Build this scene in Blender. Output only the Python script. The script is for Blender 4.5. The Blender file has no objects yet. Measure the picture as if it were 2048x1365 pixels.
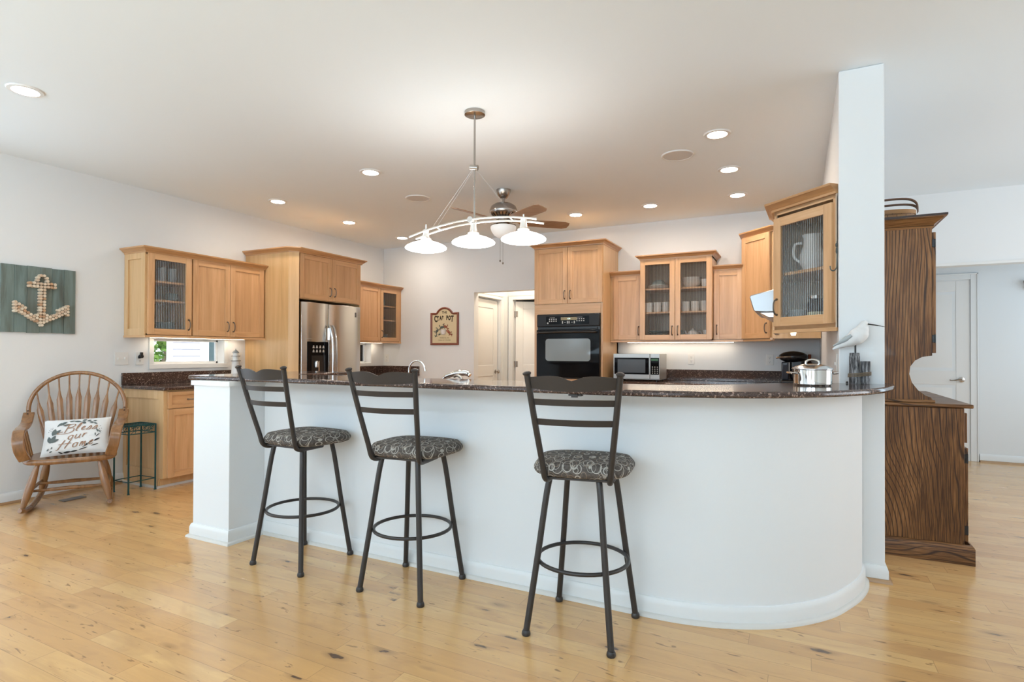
import bpy, math, random
from mathutils import Vector, Matrix
R = math.radians
random.seed(7)
sc = bpy.context.scene
C = sc.collection

# ------------------------------------------------------------------ camera
EYE = 1.20
f_px, yaw, pit, rol, cy = 1129.87, .469363, .0076510, .0034182, 696.87
fw = Vector((-math.sin(yaw)*math.cos(pit), math.cos(yaw)*math.cos(pit), math.sin(pit)))
rt = Vector((math.cos(yaw), math.sin(yaw), 0)); up = rt.cross(fw)
r2 = rt*math.cos(rol)+up*math.sin(rol); u2 = up*math.cos(rol)-rt*math.sin(rol)
cam_d = bpy.data.cameras.new('camera'); cam = bpy.data.objects.new('camera', cam_d); C.objects.link(cam)
cam.matrix_world = Matrix(((r2.x, u2.x, -fw.x, 0), (r2.y, u2.y, -fw.y, 0), (r2.z, u2.z, -fw.z, EYE), (0, 0, 0, 1)))
cam_d.sensor_width = 36; cam_d.lens = f_px/2048*36; cam_d.shift_y = (cy-682.5)/2048; cam_d.clip_start = .02
sc.camera = cam

# ------------------------------------------------------------------ world, light, exposure
sc.view_settings.view_transform = 'Standard'; sc.view_settings.look = 'None'
sc.view_settings.gamma = 1; sc.view_settings.use_curve_mapping = False
sc.view_settings.exposure = .22
w = bpy.data.worlds.new('world'); sc.world = w; w.use_nodes = True
wn = w.node_tree.nodes; bg = wn['Background']
bg.inputs['Color'].default_value = (.80, .90, 1, 1); bg.inputs['Strength'].default_value = 1.6
DAY = (.66, .85, 1.0); WARM = (1.0, .80, .60)
def area(name, loc, target, sx, sy, power, col, spread=180):
    d = bpy.data.lights.new(name, 'AREA'); d.shape = 'RECTANGLE'; d.size = sx; d.size_y = sy
    d.energy = power; d.color = col; d.spread = R(spread)
    o = bpy.data.objects.new(name, d); C.objects.link(o); o.location = loc
    o.rotation_euler = (Vector(target)-Vector(loc)).to_track_quat('-Z', 'Y').to_euler()
    return o
# daylight panels at the great-room glazing; rear ones tipped up as added ceiling uplight
area('uplight_rear_a', (-4.2, -3.42, 1.35), (-4.2, -2.75, 5.4), 1.7, 2.1, 85, DAY)
area('uplight_rear_b', (-1.9, -3.42, 1.35), (-1.9, -2.75, 5.4), 1.7, 2.1, 158, DAY)
area('uplight_rear_c', (.5, -3.42, 1.35), (.5, -2.75, 5.4), 1.7, 2.1, 160, DAY)
area('daylight_left_door', (-5.46, .70, 1.15), (0, .70, 4.4), 2.4, 2.0, 10, DAY)
area('daylight_east', (3.42, 4.4, 1.35), (0, 4.9, 1.7), 2.6, 1.7, 30, (.95, .97, 1.0))
# fill lights added out of sight to brighten the two passages
area('passage_fill', (-3.45, 7.3, 2.66), (-3.45, 7.3, 0), .3, .3, 14, WARM)
area('hall_fill', (3.3, 7.4, 1.5), (0, 7.4, 1.5), 1.0, 1.6, 12, DAY)

# ------------------------------------------------------------------ node helpers
def Nd(nt, typ, ins=None, **props):
    n = nt.nodes.new(typ)
    for k, v in props.items(): setattr(n, k, v)
    for k, v in (ins or {}).items():
        s = n.inputs[k]
        if isinstance(v, bpy.types.NodeSocket): nt.links.new(v, s)
        elif isinstance(v, tuple) and len(v) == 3 and s.type == 'RGBA': s.default_value = (*v, 1)
        else: s.default_value = v
    return n
def mat(name, col=(.8, .8, .8), rough=.5, metal=0, **kw):
    m = bpy.data.materials.new(name); m.use_nodes = True
    p = m.node_tree.nodes['Principled BSDF']
    p.inputs['Base Color'].default_value = (*col, 1); p.inputs['Roughness'].default_value = rough
    p.inputs['Metallic'].default_value = metal
    for k, v in kw.items():
        p.inputs[k.replace('_', ' ')].default_value = (*v, 1) if isinstance(v, tuple) else v
    m.diffuse_color = (*col, 1)
    return m
def P(m): return m.node_tree.nodes['Principled BSDF']
def ramp(nt, fac, stops, interp='LINEAR'):
    r = Nd(nt, 'ShaderNodeValToRGB', {'Fac': fac}); cr = r.color_ramp; cr.interpolation = interp
    while len(cr.elements) > 1: cr.elements.remove(cr.elements[-1])
    cr.elements[0].position = stops[0][0]; c = stops[0][1]; cr.elements[0].color = (*c, 1) if isinstance(c, tuple) else (c, c, c, 1)
    for p, c in stops[1:]:
        e = cr.elements.new(p); e.color = (*c, 1) if isinstance(c, tuple) else (c, c, c, 1)
    return r.outputs['Color']
def mth(nt, op, a, b=None, c=None):
    n = nt.nodes.new('ShaderNodeMath'); n.operation = op
    for i, v in enumerate((a, b, c)):
        if v is None: continue
        if isinstance(v, bpy.types.NodeSocket): nt.links.new(v, n.inputs[i])
        else: n.inputs[i].default_value = v
    return n.outputs[0]
def mix(nt, fac, a, b, blend='MIX'):
    n = nt.nodes.new('ShaderNodeMix'); n.data_type = 'RGBA'; n.blend_type = blend
    for k, v in ((0, fac), (6, a), (7, b)):
        if isinstance(v, bpy.types.NodeSocket): nt.links.new(v, n.inputs[k])
        elif isinstance(v, tuple): n.inputs[k].default_value = (*v, 1)
        else: n.inputs[k].default_value = v
    return n.outputs[2]
def geo(nt): return Nd(nt, 'ShaderNodeNewGeometry').outputs['Position']
def objc(nt): return Nd(nt, 'ShaderNodeTexCoord').outputs['Object']
def scaled(nt, v, s): return Nd(nt, 'ShaderNodeMapping', {'Vector': v, 'Scale': s}).outputs[0]
def noise(nt, v, scale=1, detail=3, rough=.5, dist=0):
    return Nd(nt, 'ShaderNodeTexNoise', {'Vector': v, 'Scale': scale, 'Detail': detail, 'Roughness': rough, 'Distortion': dist}).outputs['Fac']
def bump(m, h, strength=.2, dist=.01):
    nt = m.node_tree; b = Nd(nt, 'ShaderNodeBump', {'Height': h, 'Strength': strength, 'Distance': dist})
    nt.links.new(b.outputs[0], P(m).inputs['Normal']); return b

def wood(name, c_lo, c_mid, c_hi, direction='z', rough=.32, streak=1.0, boards=0, coat=.25):
    """plain sawn cabinet wood, grain running along one axis"""
    m = mat(name, c_mid, rough); nt = m.node_tree; v = geo(nt)
    s = {'z': (14, 14, .9), 'h': (1.0, 1.0, 16), 'x': (.9, 14, 14), 'y': (14, .9, 14)}[direction]
    g = noise(nt, scaled(nt, v, s), 1.6*streak, 5, .6, .5)
    fine = noise(nt, scaled(nt, v, tuple(q*6 for q in s)), 1.5, 2, .5)
    f = mth(nt, 'ADD', mth(nt, 'MULTIPLY', g, .85), mth(nt, 'MULTIPLY', fine, .15))
    col = ramp(nt, f, [(.30, c_lo), (.5, c_mid), (.70, c_hi)])
    if boards:
        x = Nd(nt, 'ShaderNodeSeparateXYZ', {'Vector': v})
        q = mth(nt, 'FLOOR', mth(nt, 'MULTIPLY', mth(nt, 'ADD', x.outputs[0], x.outputs[1]), boards))
        wn_ = Nd(nt, 'ShaderNodeTexWhiteNoise', {'W': q}, noise_dimensions='1D').outputs['Value']
        col = mix(nt, mth(nt, 'MULTIPLY', wn_, .45), col, c_lo)
    nt.links.new(col, P(m).inputs['Base Color']); P(m).inputs['Coat Weight'].default_value = coat
    P(m).inputs['Coat Roughness'].default_value = .2
    return m

# ------------------------------------------------------------------ materials
paint = mat('wall_paint', (.81, .83, .835), .65)
ceil_m = mat('ceiling_paint', (.84, .91, .96), .8)
white = mat('white_trim_paint', (.80, .81, .80), .35)
doorm = mat('white_door_paint', (.82, .81, .785), .4)
plastic = mat('white_plastic', (.82, .81, .78), .35)
maple = wood('maple', (.56, .31, .145), (.71, .42, .21), (.79, .50, .27), 'z', boards=11)
maple_h = wood('maple_rail', (.57, .305, .14), (.70, .41, .20), (.77, .48, .26), 'h')
maple_side = wood('maple_side', (.62, .385, .18), (.71, .455, .225), (.77, .53, .29), 'z', boards=7)
maple_in = wood('maple_inside', (.46, .34, .22), (.54, .41, .28), (.62, .48, .34), 'z')
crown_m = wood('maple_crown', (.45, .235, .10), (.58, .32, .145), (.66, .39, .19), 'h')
oak_chair = wood('chair_oak', (.16, .07, .025), (.27, .125, .045), (.35, .17, .065), 'z', rough=.25, coat=.6)
bronze = mat('stool_bronze', (.045, .040, .038), .38, .35)
handle_m = mat('pewter_pull', (.19, .165, .14), .3, .9)
nickel = mat('brushed_nickel', (.42, .39, .36), .25, 1)
chrome = mat('chrome', (.80, .79, .77), .06, 1)
black = mat('black_plastic', (.010, .010, .011), .25)
gloss = mat('black_glass', (.006, .006, .007), .03, 0, Specular_IOR_Level=.12)
grey_btn = mat('button_grey', (.55, .55, .53), .5)
teal = mat('teal_iron', (.010, .085, .095), .4, .3)
ceramic = mat('white_ceramic', (.82, .82, .80), .15)
ceramic_g = mat('grey_green_ceramic', (.24, .30, .30), .2)
drink = mat('drinking_glass', (.78, .84, .86), .08, 0, Transmission_Weight=.55, IOR=1.3)
bird_w = mat('bird_white', (.80, .80, .79), .5)
bird_g = mat('bird_wing_grey', (.42, .46, .47), .6)
copper = mat('copper_lettering', (.33, .18, .105), .55)
leafm = mat('leaf_print', (.12, .145, .14), .8)
ink = mat('dark_ink', (.03, .03, .03), .8)
screen_m = mat('display', (.30, .25, .13), .4)
siding_m = mat('siding', (.56, .55, .60), .7)

def emit(name, col, s, base=(.8, .8, .8)):
    m = mat(name, base, .4); P(m).inputs['Emission Color'].default_value = (*col, 1); P(m).inputs['Emission Strength'].default_value = s
    return m
can_m = emit('downlight_lens', (1, .85, .71), 128)
shade_m = emit('lit_opal_glass', (1, .94, .87), 11)
bowl_m = emit('fan_bowl_glass', (1, .97, .92), .25, (.75, .75, .73))
digit_m = emit('lit_digits', (.6, 1, .9), 1.2)
leaf_out = emit('sunlit_leaves', (.5, .75, .15), .0)

# brushed steel
steel = mat('stainless_steel', (.62, .60, .57), .24, 1)
nt = steel.node_tree
g = noise(nt, scaled(nt, geo(nt), (1.2, 1.2, 160)), 2, 2)
nt.links.new(mth(nt, 'ADD', mth(nt, 'MULTIPLY', g, .14), .17), P(steel).inputs['Roughness'])
bump(steel, noise(nt, scaled(nt, geo(nt), (3, 2.2, 2.6)), 1.0, 1), .25, .02)
steel_b = mat('bright_steel', (.66, .67, .68), .16, 1)

# granite
def granite(name, base, fleck):
    m = mat(name, base, .09); nt = m.node_tree; v = geo(nt)
    a = Nd(nt, 'ShaderNodeTexVoronoi', {'Vector': v, 'Scale': 150}); b = Nd(nt, 'ShaderNodeTexVoronoi', {'Vector': v, 'Scale': 330})
    wa = Nd(nt, 'ShaderNodeTexWhiteNoise', {'Vector': a.outputs['Position']}).outputs['Value']
    wb = Nd(nt, 'ShaderNodeTexWhiteNoise', {'Vector': b.outputs['Position']}).outputs['Value']
    c1 = ramp(nt, wb, [(0, tuple(x*.45 for x in base)), (.55, base), (1, tuple(x*1.9 for x in base))])
    col = mix(nt, ramp(nt, wa, [(.86, 0.), (.97, 1.)]), c1, fleck)
    nt.links.new(col, P(m).inputs['Base Color']); P(m).inputs['Specular IOR Level'].default_value = .6
    return m
gran = granite('brown_granite', (.068, .042, .034), (.32, .22, .18))

# floor: knotty planks running along X, 0.1015 m wide
floor_m = mat('knotty_maple_planks', (.6, .4, .2), .28); nt = floor_m.node_tree; v = geo(nt)
sx = Nd(nt, 'ShaderNodeSeparateXYZ', {'Vector': v})
ry = mth(nt, 'DIVIDE', mth(nt, 'SUBTRACT', sx.outputs[1], -8.5375), .1015)
row = mth(nt, 'FLOOR', ry); fy = mth(nt, 'FRACT', ry)
rr = Nd(nt, 'ShaderNodeTexWhiteNoise', {'W': row}, noise_dimensions='1D').outputs['Value']
ln = mth(nt, 'ADD', mth(nt, 'MULTIPLY', rr, .5), .75)
rxx = mth(nt, 'DIVIDE', mth(nt, 'ADD', mth(nt, 'ADD', sx.outputs[0], 20), mth(nt, 'MULTIPLY', rr, 7.3)), ln)
colm = mth(nt, 'FLOOR', rxx); fx = mth(nt, 'FRACT', rxx)
cid = Nd(nt, 'ShaderNodeCombineXYZ', {'X': colm, 'Y': row})
cv = Nd(nt, 'ShaderNodeTexWhiteNoise', {'Vector': cid.outputs[0]})
pl_off = Nd(nt, 'ShaderNodeVectorMath', {0: v, 1: Nd(nt, 'ShaderNodeVectorMath', {0: cv.outputs['Color'], 1: (30, 30, 30)}, operation='MULTIPLY').outputs[0]}, operation='ADD').outputs[0]
grain = noise(nt, scaled(nt, pl_off, (1.3, 13, 1)), 1.5, 5, .6, .8)
base = ramp(nt, cv.outputs['Value'], [(0, (.67, .375, .145)), (.35, (.73, .42, .168)), (.7, (.76, .455, .185)), (1, (.80, .50, .215))])
base = mix(nt, mth(nt, 'MULTIPLY', ramp(nt, grain, [(.35, 0.), (.75, 1.)]), .38), base, (.48, .27, .12))
blot = noise(nt, scaled(nt, pl_off, (1.1, 3.2, 1)), 1.6, 3, .6, 1.2)
base = mix(nt, mth(nt, 'MULTIPLY', ramp(nt, blot, [(.52, 0.), (.72, 1.)]), .40), base, (.42, .22, .10))
kn = Nd(nt, 'ShaderNodeTexVoronoi', {'Vector': scaled(nt, pl_off, (3.0, 8.5, 1)), 'Scale': 1.0, 'Randomness': 1.0})
kr = Nd(nt, 'ShaderNodeTexWhiteNoise', {'Vector': kn.outputs['Position']}).outputs['Value']
krad = mth(nt, 'MULTIPLY', mth(nt, 'GREATER_THAN', kr, .30), mth(nt, 'MULTIPLY', mth(nt, 'SUBTRACT', kr, .22), .14))
kd = mth(nt, 'SUBTRACT', kn.outputs['Distance'], krad)
kn_d = mth(nt, 'ADD', kd, mth(nt, 'MULTIPLY', mth(nt, 'SUBTRACT', noise(nt, scaled(nt, pl_off, (16, 50, 1)), 1, 3), .5), .30))
halo = ramp(nt, kd, [(0.0, 1.), (.16, 0.)]); core = ramp(nt, kn_d, [(0.0, 1.), (.03, 0.)])
base = mix(nt, mth(nt, 'MULTIPLY', halo, .55), base, (.26, .14, .065)); base = mix(nt, mth(nt, 'MULTIPLY', core, .85), base, (.075, .045, .035))
fl = noise(nt, scaled(nt, pl_off, (7, 26, 1)), 1.5, 2, .6, .6)
base = mix(nt, mth(nt, 'MULTIPLY', ramp(nt, fl, [(.665, 0.), (.72, 1.)]), .7), base, (.20, .105, .05))
cr_n = noise(nt, scaled(nt, pl_off, (1.1, 22, 1)), 1.4, 2, .5, .6)
crack = mth(nt, 'MULTIPLY', ramp(nt, mth(nt, 'ABSOLUTE', mth(nt, 'SUBTRACT', cr_n, .5)), [(0, 1.), (.006, 0.)]), ramp(nt, noise(nt, scaled(nt, pl_off, (1.5, 5, 1)), 1.3, 1), [(.58, 0.), (.64, 1.)]))
base = mix(nt, mth(nt, 'MULTIPLY', crack, .75), base, (.10, .055, .035))
gy = mth(nt, 'LESS_THAN', mth(nt, 'MINIMUM', fy, mth(nt, 'SUBTRACT', 1, fy)), .012)
gx = mth(nt, 'LESS_THAN', mth(nt, 'MULTIPLY', mth(nt, 'MINIMUM', fx, mth(nt, 'SUBTRACT', 1, fx)), ln), .0013)
gap = mth(nt, 'MAXIMUM', gy, gx)
base = mix(nt, mth(nt, 'MULTIPLY', gap, .5), base, (.30, .17, .08))
nt.links.new(base, P(floor_m).inputs['Base Color']); P(floor_m).inputs['Coat Weight'].default_value = .4; P(floor_m).inputs['Coat Roughness'].default_value = .16
nt.links.new(mth(nt, 'ADD', mth(nt, 'MULTIPLY', noise(nt, scaled(nt, v, (2, 5, 1)), 2, 3), .14), .17), P(floor_m).inputs['Roughness'])
bump(floor_m, mth(nt, 'ADD', mth(nt, 'MULTIPLY', gap, -1), mth(nt, 'MULTIPLY', noise(nt, scaled(nt, v, (2, 9, 1)), 1.0, 2), .6)), .12, .004)

# dark oak with strong cathedral grain
def dark_oak(name, horizontal=False):
    m = mat(name, (.1, .05, .03), .38); nt = m.node_tree; v = geo(nt)
    if horizontal: v = Nd(nt, 'ShaderNodeMapping', {'Vector': v, 'Rotation': (0, R(90), 0)}).outputs[0]
    d = noise(nt, scaled(nt, v, (2.2, 2.2, .55)), 1.2, 2, .4, .3)
    s = Nd(nt, 'ShaderNodeSeparateXYZ', {'Vector': v})
    ph = mth(nt, 'ADD', mth(nt, 'MULTIPLY', mth(nt, 'ADD', s.outputs[0], s.outputs[1]), 105), mth(nt, 'MULTIPLY', d, 46))
    tri = mth(nt, 'PINGPONG', ph, 1)
    fib = noise(nt, scaled(nt, v, (90, 90, 3)), 2.2, 3, .6)
    patch = noise(nt, scaled(nt, v, (5, 5, 1.2)), 1.5, 2)
    f = mth(nt, 'ADD', mth(nt, 'MULTIPLY', fib, .6), mth(nt, 'MULTIPLY', patch, .4))
    col = ramp(nt, f, [(.38, (.075, .030, .010)), (.50, (.20, .088, .030)), (.62, (.34, .165, .062))])
    thick = mth(nt, 'ADD', mth(nt, 'MULTIPLY', patch, .55), .02)
    line = ramp(nt, mth(nt, 'DIVIDE', tri, thick), [(.35, 1.), (1.0, 0.)])
    col = mix(nt, mth(nt, 'MULTIPLY', line, .85), col, (.026, .012, .007))
    nt.links.new(col, P(m).inputs['Base Color']); P(m).inputs['Coat Weight'].default_value = .05; P(m).inputs['Specular IOR Level'].default_value = .3
    return m
oak = dark_oak('dark_oak'); oak_h = dark_oak('dark_oak_rail', True)
fan_wood = wood('fan_blade_wood', (.26, .15, .09), (.34, .20, .12), (.40, .25, .16), 'x', rough=.4)

# stool fabric: looping rings on taupe
fab = mat('ring_fabric', (.1, .09, .08), .85); nt = fab.node_tree; v = objc(nt)
dm = noise(nt, v, 90, 2)
colf = ramp(nt, dm, [(.35, (.060, .050, .043)), (.65, (.115, .098, .085))])
for k, (sc_, off, r_, wd, c_) in enumerate(((19, (0, 0, 0), .40, .030, (.52, .49, .44)), (16, (3.3, 7.1, 0), .40, .026, (.44, .41, .36)), (24, (9.1, 1.7, 0), .34, .022, (.28, .20, .14)), (21, (5.1, 4.7, 0), .42, .022, (.36, .34, .30)))):
    vv = Nd(nt, 'ShaderNodeMapping', {'Vector': v, 'Location': off, 'Rotation': (0, 0, .5+k), 'Scale': (1, .62, .8)}).outputs[0]
    vo = Nd(nt, 'ShaderNodeTexVoronoi', {'Vector': vv, 'Scale': sc_, 'Randomness': .35})
    ringf = ramp(nt, mth(nt, 'ABSOLUTE', mth(nt, 'SUBTRACT', vo.outputs['Distance'], r_)), [(wd*.6, 1.), (wd, 0.)])
    colf = mix(nt, mth(nt, 'MULTIPLY', ringf, .85), colf, c_)
nt.links.new(colf, P(fab).inputs['Base Color'])
bump(fab, noise(nt, v, 600, 1), .15, .002)

# reeded glass: thin see-through pane with vertical ribs
def reeded(name):
    m = bpy.data.materials.new(name); m.use_nodes = True; nt = m.node_tree
    out = nt.nodes['Material Output']; nt.nodes.remove(nt.nodes['Principled BSDF'])
    s = Nd(nt, 'ShaderNodeSeparateXYZ', {'Vector': objc(nt)})
    wv = mth(nt, 'SINE', mth(nt, 'MULTIPLY', s.outputs[0], 2*math.pi/.0155))
    bp = Nd(nt, 'ShaderNodeBump', {'Height': wv, 'Strength': .8, 'Distance': .004}).outputs[0]
    gl = Nd(nt, 'ShaderNodeBsdfGlossy', {'Color': (.7, .7, .68), 'Roughness': .28, 'Normal': bp}).outputs[0]
    tc = mix(nt, ramp(nt, mth(nt, 'ADD', mth(nt, 'MULTIPLY', wv, .5), .5), [(.12, 0.), (.45, 1.)]), (.66, .66, .65), (.98, .98, .98))
    tr = Nd(nt, 'ShaderNodeBsdfTransparent', {'Color': tc}).outputs[0]
    mx = Nd(nt, 'ShaderNodeMixShader', {0: .07, 1: tr, 2: gl}).outputs[0]
    nt.links.new(mx, out.inputs['Surface']); return m
reed = reeded('reeded_glass')
def clear():
    m = bpy.data.materials.new('clear_glass'); m.use_nodes = True; nt = m.node_tree
    out = nt.nodes['Material Output']; nt.nodes.remove(nt.nodes['Principled BSDF'])
    gl = Nd(nt, 'ShaderNodeBsdfGlossy', {'Roughness': .0}).outputs[0]; tr = Nd(nt, 'ShaderNodeBsdfTransparent').outputs[0]
    fr = Nd(nt, 'ShaderNodeFresnel', {'IOR': 1.45}).outputs[0]
    nt.links.new(Nd(nt, 'ShaderNodeMixShader', {0: fr, 1: tr, 2: gl}).outputs[0], out.inputs['Surface']); return m
pane_m = clear()

# ------------------------------------------------------------------ mesh builder
def cat_rom(pts, n=8, closed=False):
    pts = [Vector(p) for p in pts]; out = []; m = len(pts)
    rng = range(m) if closed else range(m-1)
    for i in rng:
        p0 = pts[(i-1) % m] if (closed or i > 0) else pts[0]*2-pts[1]
        p1 = pts[i]; p2 = pts[(i+1) % m]
        p3 = pts[(i+2) % m] if (closed or i+2 < m) else pts[-1]*2-pts[-2]
        for k in range(n):
            t = k/n
            out.append(.5*((2*p1)+(p2-p0)*t+(2*p0-5*p1+4*p2-p3)*t*t+(3*p1-p0-3*p2+p3)*t**3))
    if not closed: out.append(pts[-1])
    return out
WM = {}
class MB:
    def __init__(s): s.v = []; s.f = []; s.m = []; s.X = Matrix.Identity(4)
    def frame(s, P_, U, V, N_): 
        U, V, N_ = Vector(U), Vector(V), Vector(N_)
        s.X = Matrix(((U.x, V.x, N_.x, P_[0]), (U.y, V.y, N_.y, P_[1]), (U.z, V.z, N_.z, P_[2]), (0, 0, 0, 1))); return s
    def add(s, vs, fs, m=0):
        o = len(s.v); s.v += [s.X @ Vector(p) for p in vs]; s.f += [[i+o for i in f] for f in fs]; s.m += [m]*len(fs); return s
    def box(s, x0, y0, z0, x1, y1, z1, m=0):
        return s.add([(x0, y0, z0), (x1, y0, z0), (x1, y1, z0), (x0, y1, z0), (x0, y0, z1), (x1, y0, z1), (x1, y1, z1), (x0, y1, z1)],
                     [(0, 3, 2, 1), (4, 5, 6, 7), (0, 1, 5, 4), (1, 2, 6, 5), (2, 3, 7, 6), (3, 0, 4, 7)], m)
    def prism(s, poly, z0, z1, m=0):
        n = len(poly); a = sum(poly[i][0]*poly[(i+1) % n][1]-poly[(i+1) % n][0]*poly[i][1] for i in range(n))
        if a < 0: poly = poly[::-1]
        vs = [(p[0], p[1], z0) for p in poly]+[(p[0], p[1], z1) for p in poly]
        return s.add(vs, [tuple(range(n))[::-1], tuple(range(n, 2*n))]+[(i, (i+1) % n, n+(i+1) % n, n+i) for i in range(n)], m)
    def tube(s, pts, r, n=10, closed=False, m=0, flat=1.0, caps=True):
        pts = [Vector(p) for p in pts]; k = len(pts); rs = r if isinstance(r, (list, tuple)) else [r]*k
        def tan(i):
            a = pts[(i-1) % k] if closed or i > 0 else pts[i]; b = pts[(i+1) % k] if closed or i < k-1 else pts[i]
            return (b-a).normalized()
        t0 = tan(0); ref = Vector((0, 0, 1)) if abs(t0.z) < .9 else Vector((1, 0, 0))
        nrm = (ref-t0*ref.dot(t0)).normalized(); vs = []
        for i in range(k):
            t = tan(i); nrm = (nrm-t*nrm.dot(t)).normalized(); b = t.cross(nrm)
            for j in range(n):
                a = 2*math.pi*j/n; vs.append(pts[i]+nrm*math.cos(a)*rs[i]*flat+b*math.sin(a)*rs[i])
        fs = []
        for i in range(k if closed else k-1):
            for j in range(n):
                a = i*n+j; b_ = i*n+(j+1) % n; c = ((i+1) % k)*n+(j+1) % n; d = ((i+1) % k)*n+j
                fs.append((a, b_, c, d))
        if not closed and caps: fs += [tuple(range(n))[::-1], tuple(range((k-1)*n, k*n))]
        return s.add(vs, fs, m)
    def cyl(s, a, b, r, r1=None, n=16, m=0): return s.tube([a, b], [r, r if r1 is None else r1], n, m=m)
    def lathe(s, prof, c=(0, 0, 0), n=24, m=0, axis='z'):
        vs = []; k = len(prof)
        for r, z in prof:
            for j in range(n):
                a = 2*math.pi*j/n; q = (max(r, 1e-5)*math.cos(a), max(r, 1e-5)*math.sin(a), z)
                if axis == 'x': q = (q[2], q[0], q[1])
                if axis == 'y': q = (q[1], q[2], q[0])
                vs.append((c[0]+q[0], c[1]+q[1], c[2]+q[2]))
        fs = [(i*n+j, i*n+(j+1) % n, (i+1)*n+(j+1) % n, (i+1)*n+j) for i in range(k-1) for j in range(n)]
        fs += [tuple(range(n))[::-1], tuple(range((k-1)*n, k*n))]
        return s.add(vs, fs, m)
    def grid(s, fn, nu, nv, m=0, wrap=False):
        vs = [fn(i/nu, j/nv) for i in range(nu+1) for j in range(nv+1)]
        fs = [(i*(nv+1)+j, (i+1)*(nv+1)+j, (i+1)*(nv+1)+j+1, i*(nv+1)+j+1) for i in range(nu) for j in range(nv)]
        return s.add(vs, fs, m)
    def sweep(s, prof, path, z=0, m=0, closed=False):
        """profile (out, up) swept along a 2D path; outwards is to the right of travel, corners mitred"""
        p = [Vector(q[:2]) for q in path]; k = len(p); vs = []; n = len(prof)
        for i in range(k):
            d0 = (p[i]-p[i-1]).normalized() if (i > 0 or closed) else None
            d1 = (p[(i+1) % k]-p[i]).normalized() if (i < k-1 or closed) else None
            if d0 is None: d0 = d1
            if d1 is None: d1 = d0
            n0 = Vector((d0.y, -d0.x)); n1 = Vector((d1.y, -d1.x)); mm = (n0+n1).normalized(); mm = mm/max(.3, mm.dot(n0))
            for o, h in prof: vs.append((p[i].x+mm.x*o, p[i].y+mm.y*o, z+h))
        fs = []
        for i in range(k if closed else k-1):
            for j in range(n): fs.append((i*n+j, ((i+1) % k)*n+j, ((i+1) % k)*n+(j+1) % n, i*n+(j+1) % n))
        if not closed: fs += [tuple(range(n)), tuple(range((k-1)*n, k*n))[::-1]]
        return s.add(vs, fs, m)
    def obj(s, name, mats, parent=None, bevel=0, local=False, smooth=True, seg=2, sub=0):
        me = bpy.data.meshes.new(name)
        M_ = Matrix.Identity(4)
        if parent is not None and not local: M_ = WM[parent.name].inverted()
        me.from_pydata([tuple(M_ @ q) for q in s.v], [], s.f)
        for mt in (mats if isinstance(mats, (list, tuple)) else [mats]): me.materials.append(mt)
        me.polygons.foreach_set('material_index', s.m)
        import bmesh
        bm = bmesh.new(); bm.from_mesh(me); bmesh.ops.recalc_face_normals(bm, faces=bm.faces); bm.to_mesh(me); bm.free()
        if smooth:
            me.polygons.foreach_set('use_smooth', [True]*len(me.polygons)); me.set_sharp_from_angle(angle=R(38))
        o = bpy.data.objects.new(name, me); C.objects.link(o)
        if parent is not None: o.parent = parent; WM[o.name] = WM[parent.name]
        else: WM[o.name] = Matrix.Identity(4)
        if bevel:
            b = o.modifiers.new('bevel', 'BEVEL'); b.width = bevel; b.segments = seg; b.limit_method = 'ANGLE'; b.angle_limit = R(40)
        if sub: q = o.modifiers.new('sub', 'SUBSURF'); q.levels = sub; q.render_levels = sub
        return o
def tag(o, label=None, cat=None, group=None, kind=None):
    for k, v in (('label', label), ('category', cat), ('group', group), ('kind', kind)):
        if v: o[k] = v
    return o
def thing(name, label, cat, loc=(0, 0, 0), rz=0, group=None):
    o = bpy.data.objects.new(name, None); C.objects.link(o); o.location = loc; o.rotation_euler = (0, 0, rz)
    o.empty_display_size = .05
    WM[o.name] = Matrix.Translation(Vector(loc)) @ Matrix.Rotation(rz, 4, 'Z')
    return tag(o, label, cat, group)
def single(name, mb, mats, label, cat, loc, group=None, **kw):
    """a thing that is one mesh, its origin at loc"""
    e = Matrix.Translation(Vector(loc)).inverted(); mb.v = [e @ q for q in mb.v]
    o = mb.obj(name, mats, **kw); o.location = loc; return tag(o, label, cat, group)
def struct(name, mb, m, **kw):
    o = mb.obj(name, m, **kw); o['kind'] = 'structure'; return o
def dup(root, loc=None, rz=None, label=None, group=None):
    def cp(o, par):
        c = o.copy(); C.objects.link(c); c.parent = par
        for ch in [q for q in bpy.data.objects if q.parent == o]: cp(ch, c)
        return c
    r = cp(root, None)
    if loc is not None: r.location = loc
    if rz is not None: r.rotation_euler = (0, 0, rz)
    if label: r['label'] = label
    if group: r['group'] = group
    return r

# ------------------------------------------------------------------ the room
WX, WY, CZ = -5.53, 6.655, 2.74
struct('floor', MB().box(-5.7, -3.7, -.12, 3.7, 9.6, 0), floor_m, smooth=False)
struct('ceiling', MB().box(-5.7, -3.7, CZ, 3.7, 9.6, CZ+.12), ceil_m, smooth=False)
# left wall with two low window strips and a glazed door beyond the frame
W1 = (3.285, 4.03, 1.075, 1.322); W2 = (5.62, 6.375, 1.045, 1.322); WD = (-.5, 1.9, .05, 2.2)
b = MB(); x0, x1 = WX-.16, WX-.002; yy = -3.7
for (a, c, z0, z1) in (WD, W1, W2):
    b.box(x0, yy, 0, x1, a, CZ); b.box(x0, a, 0, x1, c, z0); b.box(x0, a, z1, x1, c, CZ); yy = c
b.box(x0, yy, 0, x1, 9.6, CZ); struct('wall_left', b, paint, smooth=False)
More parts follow.
